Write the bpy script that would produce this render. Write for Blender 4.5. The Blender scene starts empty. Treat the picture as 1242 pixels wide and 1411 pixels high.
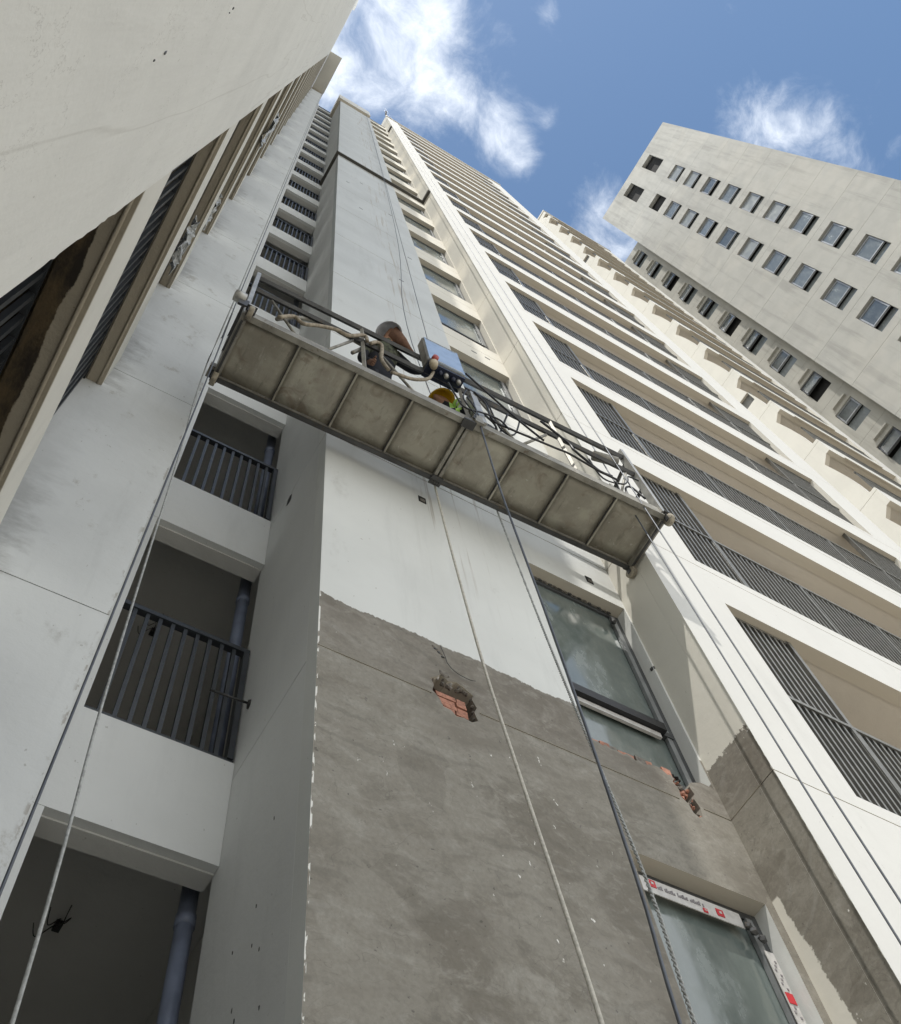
import bpy, bmesh, math, random
from mathutils import Vector, Matrix
from mathutils.geometry import tessellate_polygon

random.seed(7)
S = bpy.context.scene
C = S.collection

# ------------------------------------------------------------------ camera
# world axes: X along the facade to the right, Y into the building, Z up; eye at the origin
Rw = [[0.85454137, -0.50899465, -0.10336101],
      [0.4434835, 0.81865066, -0.36487462],
      [0.27033579, 0.26596155, 0.92530158]]          # rows: image right, image down, view
cam_d = bpy.data.cameras.new("camera")
cam = bpy.data.objects.new("camera", cam_d)
C.objects.link(cam)
rt, dn, fw = (Vector(r) for r in Rw)
m = Matrix.Identity(4)
for i in range(3):
    m[i][0] = rt[i]; m[i][1] = -dn[i]; m[i][2] = -fw[i]
cam.matrix_world = m
cam_d.sensor_fit = 'VERTICAL'
cam_d.sensor_height = 36
cam_d.lens = 1326.27 / 1411 * 36
cam_d.shift_y = -122.5 / 1411
cam_d.clip_start = 0.02
cam_d.clip_end = 2000
S.camera = cam

# ------------------------------------------------------------------ sun, sky, exposure
SUN = Vector((0.72, 1.0, -2.6)).normalized()          # direction the light travels
sun_d = bpy.data.lights.new("sun", 'SUN')
sun_d.energy = 3.0
sun_d.angle = math.radians(0.5)
sun_d.color = (1.0, 0.96, 0.89)
sun = bpy.data.objects.new("sun", sun_d)
C.objects.link(sun)
sun.rotation_euler = SUN.to_track_quat('-Z', 'Y').to_euler()
sun.location = (-10, -30, 80)

W = bpy.data.worlds.new("World")
S.world = W
W.use_nodes = True
nt = W.node_tree
nt.nodes.clear()
N = nt.nodes.new
LK = nt.links.new


def wmath(op, a, b=None, c=None):
    n = N('ShaderNodeMath'); n.operation = op
    for i, v in enumerate((a, b, c)):
        if v is None: continue
        if isinstance(v, (int, float)): n.inputs[i].default_value = v
        else: LK(v, n.inputs[i])
    return n.outputs[0]


out = N('ShaderNodeOutputWorld')
bg = N('ShaderNodeBackground')
bg.inputs['Strength'].default_value = 0.106
sky = N('ShaderNodeTexSky')
sky.sky_type = 'NISHITA'
sky.sun_disc = False
sky.sun_elevation = math.atan2(2.6, math.hypot(.72, 1.0))
sky.sun_rotation = math.radians(215.8)
sky.altitude = 0
sky.air_density = 1.0
sky.dust_density = 0.3
sky.ozone_density = 2.0
tc = N('ShaderNodeTexCoord')
sep = N('ShaderNodeSeparateXYZ')
LK(tc.outputs['Generated'], sep.inputs[0])
zc = wmath('MAXIMUM', sep.outputs[2], 0.06)
u = wmath('DIVIDE', sep.outputs[0], zc)
v = wmath('DIVIDE', sep.outputs[1], zc)
comb = N('ShaderNodeCombineXYZ')
LK(u, comb.inputs[0]); LK(v, comb.inputs[1])
warp = N('ShaderNodeTexNoise'); warp.inputs['Scale'].default_value = 9; warp.inputs['Detail'].default_value = 3
LK(comb.outputs[0], warp.inputs['Vector'])
mixv = N('ShaderNodeVectorMath'); mixv.operation = 'SCALE'; mixv.inputs['Scale'].default_value = 0.06
LK(warp.outputs['Color'], mixv.inputs[0])
addv = N('ShaderNodeVectorMath'); addv.operation = 'ADD'
LK(comb.outputs[0], addv.inputs[0]); LK(mixv.outputs[0], addv.inputs[1])
fb = N('ShaderNodeTexNoise')
fb.inputs['Scale'].default_value = 15
fb.inputs['Detail'].default_value = 9
fb.inputs['Roughness'].default_value = 0.66
fb.inputs['Distortion'].default_value = 0.25
LK(addv.outputs[0], fb.inputs['Vector'])
# clouds as they stood that day: direction (x/z, y/z), radius, weight; beyond the view, thick bright cloud added to lift the shade
CL = [(.02, -.03, .065, .34), (.06, -.055, .05, .30), (.0, .03, .055, .34), (.045, -.005, .045, .22), (.085, .012, .035, .2), (-.03, -.06, .08, .3),
      (.135, -.018, .03, .26), (.11, .0, .028, .2), (.175, -.008, .028, .36), (.212, .0, .022, .34), (.195, -.002, .02, .2),
      (.31, .01, .045, .36), (.355, .03, .05, .34), (.385, -.135, .04, .30), (.43, -.165, .045, .36), (.47, -.18, .035, .28),
      (.53, -.172, .03, .2), (.156, -.127, .012, .2), (.213, -.043, .012, .2)]
bias = None
for cx_, cy_, r_, w_ in CL:
    dx = wmath('SUBTRACT', u, cx_); dy = wmath('SUBTRACT', v, cy_)
    d2 = wmath('ADD', wmath('MULTIPLY', dx, dx), wmath('MULTIPLY', dy, dy))
    g = wmath('EXPONENT', wmath('MULTIPLY', d2, -1.0 / (r_ * r_)))
    g = wmath('MULTIPLY', g, w_)
    bias = g if bias is None else wmath('ADD', bias, g)
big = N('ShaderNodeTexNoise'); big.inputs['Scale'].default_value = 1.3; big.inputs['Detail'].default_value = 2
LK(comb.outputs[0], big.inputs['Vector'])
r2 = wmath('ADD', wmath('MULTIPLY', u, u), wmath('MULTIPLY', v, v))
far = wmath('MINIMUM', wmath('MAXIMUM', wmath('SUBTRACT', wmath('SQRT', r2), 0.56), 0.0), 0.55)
fill_cloud = wmath('MULTIPLY', wmath('MULTIPLY', far, 3.6), big.outputs[0])
den = wmath('ADD', wmath('ADD', wmath('MULTIPLY', wmath('MINIMUM', bias, 0.46), 0.88), fill_cloud), wmath('MULTIPLY', fb.outputs[0], 1.0))
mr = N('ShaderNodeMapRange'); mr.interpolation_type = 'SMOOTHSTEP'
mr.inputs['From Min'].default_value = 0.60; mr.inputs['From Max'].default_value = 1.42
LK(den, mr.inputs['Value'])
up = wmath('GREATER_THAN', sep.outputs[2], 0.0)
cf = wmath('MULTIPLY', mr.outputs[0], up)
cmix = N('ShaderNodeMix'); cmix.data_type = 'RGBA'
LK(cf, cmix.inputs['Factor'])
tint = N('ShaderNodeMix'); tint.data_type = 'RGBA'; tint.blend_type = 'MULTIPLY'; tint.inputs['Factor'].default_value = 1
LK(sky.outputs[0], tint.inputs[6]); tint.inputs[7].default_value = (1.09, 1.17, 1.13, 1)
LK(tint.outputs[2], cmix.inputs[6])
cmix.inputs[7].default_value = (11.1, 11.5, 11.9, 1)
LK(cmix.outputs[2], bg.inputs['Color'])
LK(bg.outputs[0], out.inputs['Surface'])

S.render.engine = 'CYCLES'
S.cycles.max_bounces = 8
S.cycles.diffuse_bounces = 6
S.view_settings.view_transform = 'Standard'
S.view_settings.look = 'None'
S.view_settings.gamma = 1
S.view_settings.use_curve_mapping = False
S.view_settings.exposure = 0.4

H = 3.04          # storey height


# ------------------------------------------------------------------ materials
class MB:
    """small helper that wires a principled material from world-position noises"""

    def __init__(self, name, rough=.8, metal=0.0):
        self.m = bpy.data.materials.new(name)
        self.m.use_nodes = True
        self.t = self.m.node_tree
        self.b = self.t.nodes['Principled BSDF']
        self.b.inputs['Roughness'].default_value = rough
        self.b.inputs['Metallic'].default_value = metal
        g = self.t.nodes.new('ShaderNodeNewGeometry')
        self.P = g.outputs['Position']; self.Nn = g.outputs['Normal']
        self.sp = None

    def n(self, t): return self.t.nodes.new(t)

    def math(self, op, a, b=None, c=None, clamp=False):
        n = self.n('ShaderNodeMath'); n.operation = op; n.use_clamp = clamp
        for i, v in enumerate((a, b, c)):
            if v is None: continue
            if isinstance(v, (int, float)): n.inputs[i].default_value = v
            else: self.t.links.new(v, n.inputs[i])
        return n.outputs[0]

    def noise(self, scale=1.0, stretch=(1, 1, 1), detail=5, rough=.55, dist=0.0, off=(0, 0, 0)):
        mp = self.n('ShaderNodeMapping'); mp.inputs['Scale'].default_value = stretch; mp.inputs['Location'].default_value = off
        self.t.links.new(self.P, mp.inputs['Vector'])
        n = self.n('ShaderNodeTexNoise')
        n.inputs['Scale'].default_value = scale; n.inputs['Detail'].default_value = detail
        n.inputs['Roughness'].default_value = rough; n.inputs['Distortion'].default_value = dist
        self.t.links.new(mp.outputs[0], n.inputs['Vector'])
        return n.outputs[0]

    def ramp(self, v, lo, hi, a=0.0, b=1.0):
        n = self.n('ShaderNodeMapRange'); n.interpolation_type = 'SMOOTHSTEP'
        n.inputs['From Min'].default_value = lo; n.inputs['From Max'].default_value = hi
        n.inputs['To Min'].default_value = a; n.inputs['To Max'].default_value = b
        self.t.links.new(v, n.inputs['Value'])
        return n.outputs[0]

    def mix(self, f, a, b, mode='MIX'):
        n = self.n('ShaderNodeMix'); n.data_type = 'RGBA'; n.blend_type = mode
        if isinstance(f, (int, float)): n.inputs[0].default_value = f
        else: self.t.links.new(f, n.inputs[0])
        for i, v in ((6, a), (7, b)):
            if isinstance(v, tuple): n.inputs[i].default_value = (*v, 1) if len(v) == 3 else v
            else: self.t.links.new(v, n.inputs[i])
        return n.outputs[2]

    def xyz(self, v=None):
        s = self.n('ShaderNodeSeparateXYZ'); self.t.links.new(v or self.P, s.inputs[0]); return s.outputs

    def color(self, c):
        if isinstance(c, tuple): self.b.inputs['Base Color'].default_value = (*c, 1)
        else: self.t.links.new(c, self.b.inputs['Base Color'])

    def bump(self, h, strength=.3, dist=.01):
        n = self.n('ShaderNodeBump'); n.inputs['Strength'].default_value = strength; n.inputs['Distance'].default_value = dist
        self.t.links.new(h, n.inputs['Height']); self.t.links.new(n.outputs[0], self.b.inputs['Normal'])


def plaster(mb, base, dirt=.35, streak=.35, blot=.25, off=(0, 0, 0)):
    """painted render: cloudy tone, run-down streaks, blotches of grime, tiny specks"""
    d = tuple(c * .72 for c in base)
    g = (base[0] * .42, base[1] * .40, base[2] * .36)
    c = mb.mix(mb.ramp(mb.noise(1.1, detail=6, off=off), .35, .7, 0, blot), base, d)
    st = mb.noise(5, (1, 1, .12), detail=6, rough=.65, off=off)
    c = mb.mix(mb.ramp(st, .52, .78, 0, streak), c, d)
    bl = mb.noise(2.3, (1, 1, .55), detail=9, rough=.72, off=(off[0] + 7, off[1], off[2]))
    c = mb.mix(mb.ramp(bl, .60, .76, 0, dirt), c, g)
    sp = mb.noise(38, (1, 1, .6), detail=2, rough=.5)
    c = mb.mix(mb.ramp(sp, .74, .78, 0, .5), c, g)
    return c


def cement(mb):
    a, b, cc = (.190, .172, .140), (.272, .254, .216), (.37, .352, .31)
    sw = mb.noise(1.7, (1, 1, 1.3), detail=10, rough=.66, dist=.5)
    c = mb.mix(mb.ramp(sw, .40, .58), a, b)
    sw2 = mb.noise(2.6, (1, 1, 1.6), detail=11, rough=.68, dist=.8, off=(3, 1, 9))
    c = mb.mix(mb.ramp(sw2, .50, .68, 0, .7), c, cc)
    xz = mb.xyz()
    bandf = mb.math('MULTIPLY', mb.ramp(xz[2], 4.40, 4.44), .35)
    c = mb.mix(bandf, c, (.17, .145, .12))
    pt = mb.noise(1.9, detail=9, rough=.75, off=(6, 2, 7))
    c = mb.mix(mb.ramp(pt, .56, .575, 0, .28), c, (.20, .175, .14))
    fine = mb.noise(9, (1, 1, 1.7), detail=10, rough=.75, dist=.6)
    c = mb.mix(mb.ramp(fine, .52, .66, 0, .5), c, (.36, .345, .305))
    c = mb.mix(mb.ramp(fine, .46, .34, 0, .45), c, (.13, .12, .10))
    wv = mb.n('ShaderNodeVectorMath'); wv.operation = 'MULTIPLY_ADD'
    nn = mb.n('ShaderNodeTexNoise'); nn.inputs['Scale'].default_value = 2.2; nn.inputs['Detail'].default_value = 6
    mb.t.links.new(mb.P, nn.inputs['Vector']); mb.t.links.new(nn.outputs['Color'], wv.inputs[0])
    wv.inputs[1].default_value = (.55, .55, .55); mb.t.links.new(mb.P, wv.inputs[2])
    vo = mb.n('ShaderNodeTexVoronoi'); vo.inputs['Scale'].default_value = 1.5; mb.t.links.new(wv.outputs[0], vo.inputs['Vector'])
    cell = mb.xyz(vo.outputs['Color'])[0]
    c = mb.mix(mb.ramp(cell, .55, .60, 0, .22), c, (.32, .30, .26))
    c = mb.mix(mb.ramp(cell, .25, .22, 0, .20), c, (.15, .135, .11))
    v2 = mb.n('ShaderNodeTexVoronoi'); v2.feature = 'DISTANCE_TO_EDGE'; v2.inputs['Scale'].default_value = .8; mb.t.links.new(wv.outputs[0], v2.inputs['Vector'])
    gate = mb.ramp(mb.noise(1.3, off=(3, 8, 3)), .54, .60)
    c = mb.mix(mb.math('MULTIPLY', mb.ramp(v2.outputs['Distance'], 0, .0022, .28, 0), gate), c, (.08, .07, .055))
    # sweeps of the float: thin pale and dark arcs
    for i_, (o_, tone) in enumerate((((4, 4, 4), (.34, .33, .30)), ((8, 2, 6), (.13, .12, .10)))):
        sw_ = mb.n('ShaderNodeTexWave'); sw_.wave_type = 'RINGS'; sw_.inputs['Scale'].default_value = 1.6 + i_ * .5
        sw_.inputs['Distortion'].default_value = 9; sw_.inputs['Detail'].default_value = 5; sw_.inputs['Detail Scale'].default_value = .7
        mp_ = mb.n('ShaderNodeMapping'); mp_.inputs['Location'].default_value = o_; mb.t.links.new(mb.P, mp_.inputs['Vector']); mb.t.links.new(mp_.outputs[0], sw_.inputs['Vector'])
        mk = mb.ramp(mb.noise(1.6, off=o_), .50, .62)
        c = mb.mix(mb.math('MULTIPLY', mb.ramp(sw_.outputs['Fac'], .86, .99, 0, .32), mk), c, tone)
    gr = mb.noise(45, detail=6, rough=.7)
    c = mb.mix(mb.ramp(gr, .35, .65, .22, 0), c, (.10, .09, .075))
    br = mb.noise(1.1, (1, 1, 2.2), detail=6, dist=.8, off=(11, 4, 2))
    c = mb.mix(mb.ramp(br, .55, .72, 0, .5), c, (.195, .175, .145))
    arc = mb.noise(2.6, (1, 1, 1), detail=1, rough=.3, dist=3.5, off=(5, 5, 5))
    line = mb.math('ABSOLUTE', mb.math('SUBTRACT', arc, .5))
    c = mb.mix(mb.ramp(line, 0, .006, .3, 0), c, (.09, .08, .065))
    pit = mb.noise(26, detail=3)
    c = mb.mix(mb.ramp(pit, .70, .74, 0, .6), c, (.06, .055, .05))
    wsp = mb.noise(19, (1, 1, .45), detail=4, rough=.7, off=(2, 2, 2))
    wm = mb.noise(1.4, off=(9, 9, 1))
    wf = mb.math('MULTIPLY', mb.ramp(wsp, .69, .71), mb.ramp(wm, .50, .60))
    c = mb.mix(wf, c, (.78, .77, .73))
    return c, wf


def make_shaft():
    mb = MB("shaft_render")
    x, y, z = mb.xyz(); nx, ny, nz = mb.xyz(mb.Nn)
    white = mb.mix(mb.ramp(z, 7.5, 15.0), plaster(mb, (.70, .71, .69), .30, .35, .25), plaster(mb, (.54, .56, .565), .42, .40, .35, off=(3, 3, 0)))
    cream = plaster(mb, (.68, .65, .575), .2, .25, .25, off=(1, 2, 5))
    white = mb.mix(mb.math('MULTIPLY', mb.ramp(z, 9, 13), mb.ramp(x, 3.13, 3.16)), white, cream)
    # rust-brown run marks below the working platform
    rn = mb.noise(16, (1, 1, .03), detail=4, rough=.6, off=(1, 0, 0))
    zone = mb.math('MULTIPLY', mb.ramp(z, 5.3, 6.6), mb.math('MULTIPLY', mb.ramp(x, 2.05, 2.3), mb.ramp(x, 3.0, 2.7)))
    white = mb.mix(mb.math('MULTIPLY', mb.ramp(rn, .56, .66), mb.math('MULTIPLY', zone, .6)), white, (.33, .29, .24))
    cem, wf = cement(mb)
    edge = mb.math('ADD', z, mb.math('MULTIPLY', mb.math('SUBTRACT', mb.noise(2.2, detail=8, rough=.68), .5), .16))
    edge = mb.math('ADD', edge, mb.math('MULTIPLY', mb.math('SUBTRACT', mb.noise(45, (1, 1, .3), detail=5), .5), .05))
    f = mb.ramp(edge, 4.945, 4.955, 1, 0)
    front = mb.ramp(ny, -.6, -.4, 1, 0)
    broken = mb.math('MULTIPLY', mb.math('MULTIPLY', mb.ramp(z, 4.25, 4.26), mb.ramp(z, 4.72, 4.73, 1, 0)), mb.ramp(x, 1.40, 1.41))
    f = mb.math('MULTIPLY', f, mb.math('MAXIMUM', front, broken))
    # chips of old white paint left on the corner bead
    c = mb.mix(f, white, cem)
    chip = mb.noise(34, (1, 1, .35), detail=3)
    cf = mb.math('MULTIPLY', mb.ramp(x, 1.318, 1.322, 1, 0), mb.ramp(chip, .50, .53))
    c = mb.mix(mb.math('MULTIPLY', cf, f), c, (.8, .79, .75))
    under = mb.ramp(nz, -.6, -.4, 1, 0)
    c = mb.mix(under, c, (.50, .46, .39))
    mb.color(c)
    h = mb.math('ADD', mb.math('MULTIPLY', mb.noise(9, detail=8, rough=.65), .6), mb.math('MULTIPLY', f, -.3))
    mb.bump(mb.math('ADD', h, mb.math('MULTIPLY', mb.noise(1.6, detail=3), 1.6)), .35, .012)
    return mb.m


def make_facade():
    mb = MB("facade_render")
    x, y, z = mb.xyz(); nx, ny, nz = mb.xyz(mb.Nn)
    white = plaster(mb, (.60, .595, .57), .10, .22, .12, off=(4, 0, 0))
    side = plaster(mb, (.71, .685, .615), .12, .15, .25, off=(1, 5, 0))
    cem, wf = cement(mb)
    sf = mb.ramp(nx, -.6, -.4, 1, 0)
    edge = mb.math('ADD', z, mb.math('MULTIPLY', mb.math('SUBTRACT', mb.noise(7, detail=8, rough=.75), .5), .34))
    f = mb.ramp(edge, 4.84, 4.85, 1, 0)
    # unpainted only between the window reveal and the outer arris; an old cream patch hugs the lower window
    yy = mb.math('ADD', y, mb.math('MULTIPLY', mb.math('SUBTRACT', mb.noise(8, detail=7, rough=.7, off=(0, 3, 3)), .5), .10))
    slope = mb.math('MULTIPLY', mb.math('SUBTRACT', 3.81, z), .10)
    patch = mb.math('MULTIPLY', mb.ramp(mb.math('ADD', yy, slope), 2.655, 2.665), mb.ramp(z, 3.80, 3.815, 1, 0))
    edgep = mb.ramp(mb.math('ADD', y, mb.math('MULTIPLY', mb.noise(14, detail=6), .05)), 2.293, 2.297)
    f = mb.math('MULTIPLY', mb.math('MULTIPLY', f, sf), mb.math('SUBTRACT', 1.0, patch))
    f = mb.math('MULTIPLY', f, edgep)
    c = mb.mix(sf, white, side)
    c = mb.mix(f, c, cem)
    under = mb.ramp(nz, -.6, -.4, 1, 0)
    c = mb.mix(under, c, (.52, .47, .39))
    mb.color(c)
    mb.bump(mb.math('ADD', mb.noise(10, detail=8, rough=.6), mb.math('MULTIPLY', mb.noise(1.3, detail=3), 1.2)), .22, .01)
    return mb.m


def make_plaster(name, base, dirt=.3, streak=.3, blot=.25, off=(0, 0, 0), bump=.25, rough=.85):
    mb = MB(name, rough)
    mb.color(plaster(mb, base, dirt, streak, blot, off))
    mb.bump(mb.math('ADD', mb.noise(12, detail=8, rough=.62), mb.math('MULTIPLY', mb.noise(1.4, detail=3), 1.5)), bump, .012)
    return mb.m


def make_wing():
    """big near wall: runs, long plumb creases left by the float, hairline cracks"""
    mb = MB("wing_render", .85)
    c = plaster(mb, (.77, .76, .715), .16, .28, .24, off=(6, 1, 2))
    cr = mb.noise(2.1, (1, 1, .035), detail=4, rough=.6, off=(0, 3, 0))
    ridge = mb.math('ABSOLUTE', mb.math('SUBTRACT', cr, .5))
    c = mb.mix(mb.ramp(ridge, 0, .012, .35, 0), c, (.50, .48, .43))
    hc = mb.noise(1.3, (1, 1, .6), detail=7, rough=.7, dist=.3, off=(2, 9, 2))
    hl = mb.math('ABSOLUTE', mb.math('SUBTRACT', hc, .47))
    c = mb.mix(mb.ramp(hl, 0, .0025, .45, 0), c, (.42, .40, .36))
    ww = mb.noise(60, detail=5, rough=.7)
    c = mb.mix(mb.ramp(ww, .55, .7, 0, .12), c, (.55, .53, .48))
    mb.color(c)
    h = mb.math('ADD', mb.math('MULTIPLY', mb.noise(3, (1, 1, .08), detail=5), 1.6), mb.math('MULTIPLY', mb.noise(30, detail=8, rough=.65), .35))
    mb.bump(h, .4, .012)
    return mb.m


def make_pillar():
    mb = MB("pillar_render")
    x, y, z = mb.xyz()
    c = plaster(mb, (.66, .675, .67), .62, .45, .35, off=(2, 8, 1))
    st2 = mb.noise(3.4, (1, 1, .8), detail=10, rough=.75, off=(8, 1, 3))
    c = mb.mix(mb.ramp(st2, .575, .68, 0, .55), c, (.33, .31, .265))
    # grime washing in from the ledge ends along the left arris
    wob = mb.noise(5, (.6, 1, 1.3), detail=9, rough=.72, off=(0, 0, 5))
    per = mb.math('FRACT', mb.math('DIVIDE', mb.math('SUBTRACT', z, 4.0), H))
    lz = mb.ramp(per, .15, .75, 1, .15)
    lx = mb.ramp(mb.math('ADD', x, mb.math('MULTIPLY', wob, -.62)), -.78, -.52, 1, 0)
    c = mb.mix(mb.math('MULTIPLY', mb.math('MULTIPLY', lx, lz), .6), c, (.19, .185, .175))
    # worn scars on the right arris
    chip = mb.noise(22, (1, 1, .4), detail=6, rough=.7)
    c = mb.mix(mb.math('MULTIPLY', mb.ramp(x, .24, .272), mb.ramp(chip, .52, .6, 0, .7)), c, (.3, .27, .23))
    mb.color(c)
    mb.bump(mb.math('ADD', mb.noise(10, detail=8, rough=.62), mb.math('MULTIPLY', mb.noise(1.8, detail=3), 2.2)), .35, .012)
    return mb.m


def make_soffit():
    mb = MB("ledge_soffit")
    x, y, z = mb.xyz()
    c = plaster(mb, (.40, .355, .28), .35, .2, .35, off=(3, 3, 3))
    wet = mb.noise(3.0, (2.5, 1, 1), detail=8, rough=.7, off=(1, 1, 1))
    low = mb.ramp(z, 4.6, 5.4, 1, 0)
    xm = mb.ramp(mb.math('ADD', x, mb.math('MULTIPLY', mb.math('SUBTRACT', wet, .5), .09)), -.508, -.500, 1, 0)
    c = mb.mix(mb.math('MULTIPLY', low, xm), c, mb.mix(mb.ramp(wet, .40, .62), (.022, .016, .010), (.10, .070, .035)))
    mb.color(c)
    mb.bump(mb.noise(18, detail=8, rough=.7), .5, .02)
    return mb.m


def make_tower(name, base):
    mb = MB(name, .9)
    c = plaster(mb, base, .25, .3, .35, off=(2, 2, 2))
    st = mb.noise(1.2, (1, 1, .08), detail=7, rough=.7)
    x, y, z = mb.xyz()
    upz = mb.ramp(z, 42, 68, 0, .65)
    c = mb.mix(mb.math('MULTIPLY', mb.ramp(st, .45, .7), upz), c, tuple(b * .55 for b in base))
    dr = mb.noise(2.6, (1, 1, .05), detail=6, rough=.7, off=(7, 7, 7))
    per = mb.math('FRACT', mb.math('DIVIDE', mb.math('SUBTRACT', z, 31.9), 3.04))
    c = mb.mix(mb.math('MULTIPLY', mb.ramp(dr, .50, .66), mb.ramp(per, .0, .2, .1, .5)), c, tuple(b * .62 for b in base))
    pc = mb.noise(.35, detail=3, off=(4, 4, 4))
    c = mb.mix(mb.ramp(pc, .5, .6, 0, .12), c, (.62, .58, .50))
    mb.color(c)
    mb.bump(mb.noise(3, detail=8), .15, .02)
    return mb.m


def make_metal(name, base, rough=.45, metal=.6, var=.3, rust=None):
    mb = MB(name, rough, metal)
    c = mb.mix(mb.ramp(mb.noise(9, detail=6), .35, .7, 0, 1), base, tuple(b * (1 - var) for b in base))
    if rust: c = mb.mix(mb.ramp(mb.noise(14, detail=8, rough=.7, off=(3, 3, 3)), .56, .68, 0, .8), c, rust)
    mb.color(c)
    mb.bump(mb.noise(30, detail=4), .12, .004)
    return mb.m


def make_floor_plate():
    mb = MB("platform_plate", .62, .35)
    c = mb.mix(mb.ramp(mb.noise(3.2, detail=8, rough=.65), .38, .62), (.33, .31, .26), (.46, .44, .37))
    c = mb.mix(mb.ramp(mb.noise(5.5, (1, 1, 1), detail=7, dist=1.1, off=(5, 2, 1)), .54, .70, 0, .65), c, (.215, .17, .13))
    c = mb.mix(mb.ramp(mb.noise(1.6, detail=6, dist=1.0, off=(9, 1, 1)), .52, .66, 0, .55), c, (.36, .335, .28))
    oi = mb.n('ShaderNodeObjectInfo')
    c = mb.mix(mb.ramp(oi.outputs['Random'], 0, 1, 0, .38), c, (.17, .15, .115))
    sp_ = mb.noise(24, detail=4, off=(5, 5, 1))
    c = mb.mix(mb.ramp(sp_, .68, .71, 0, .6), c, (.52, .50, .45))
    sc = mb.noise(14, (1, .18, 1), detail=6, rough=.75, off=(1, 8, 8))
    c = mb.mix(mb.ramp(sc, .56, .72, 0, .5), c, (.50, .48, .42))
    c = mb.mix(mb.ramp(sc, .44, .30, 0, .5), c, (.13, .12, .095))
    mb.color(c)
    ch = mb.n('ShaderNodeTexVoronoi'); ch.inputs['Scale'].default_value = 60
    mb.t.links.new(mb.P, ch.inputs['Vector'])
    mb.bump(mb.math('ADD', mb.math('MULTIPLY', ch.outputs['Distance'], .4), mb.math('MULTIPLY', mb.noise(4, detail=5), 2.0)), .25, .006)
    return mb.m


def make_glass(name, base=(.035, .055, .055), dust=.5, rough=.06):
    mb = MB(name, rough)
    n1 = mb.noise(3.2, (1, 1, .5), detail=8, rough=.7)
    n2 = mb.noise(16, (1, 1, .35), detail=10, rough=.8, dist=.4)
    f = mb.math('ADD', mb.ramp(n1, .40, .75, 0.05, dust), mb.ramp(n2, .58, .75, 0, dust * .55), clamp=True)
    mb.color(mb.mix(f, base, (.36, .40, .38)))
    mb.t.links.new(mb.ramp(f, 0, .6, rough, .55), mb.b.inputs['Roughness'])
    mb.b.inputs['Specular IOR Level'].default_value = .9
    mb.bump(mb.noise(1.6, detail=2), .05, .02)
    return mb.m


def make_plain(name, base, rough=.7, metal=0, var=.25, scale=14):
    mb = MB(name, rough, metal)
    mb.color(mb.mix(mb.ramp(mb.noise(scale, detail=6), .35, .7), base, tuple(b * (1 - var) for b in base)))
    return mb.m


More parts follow.
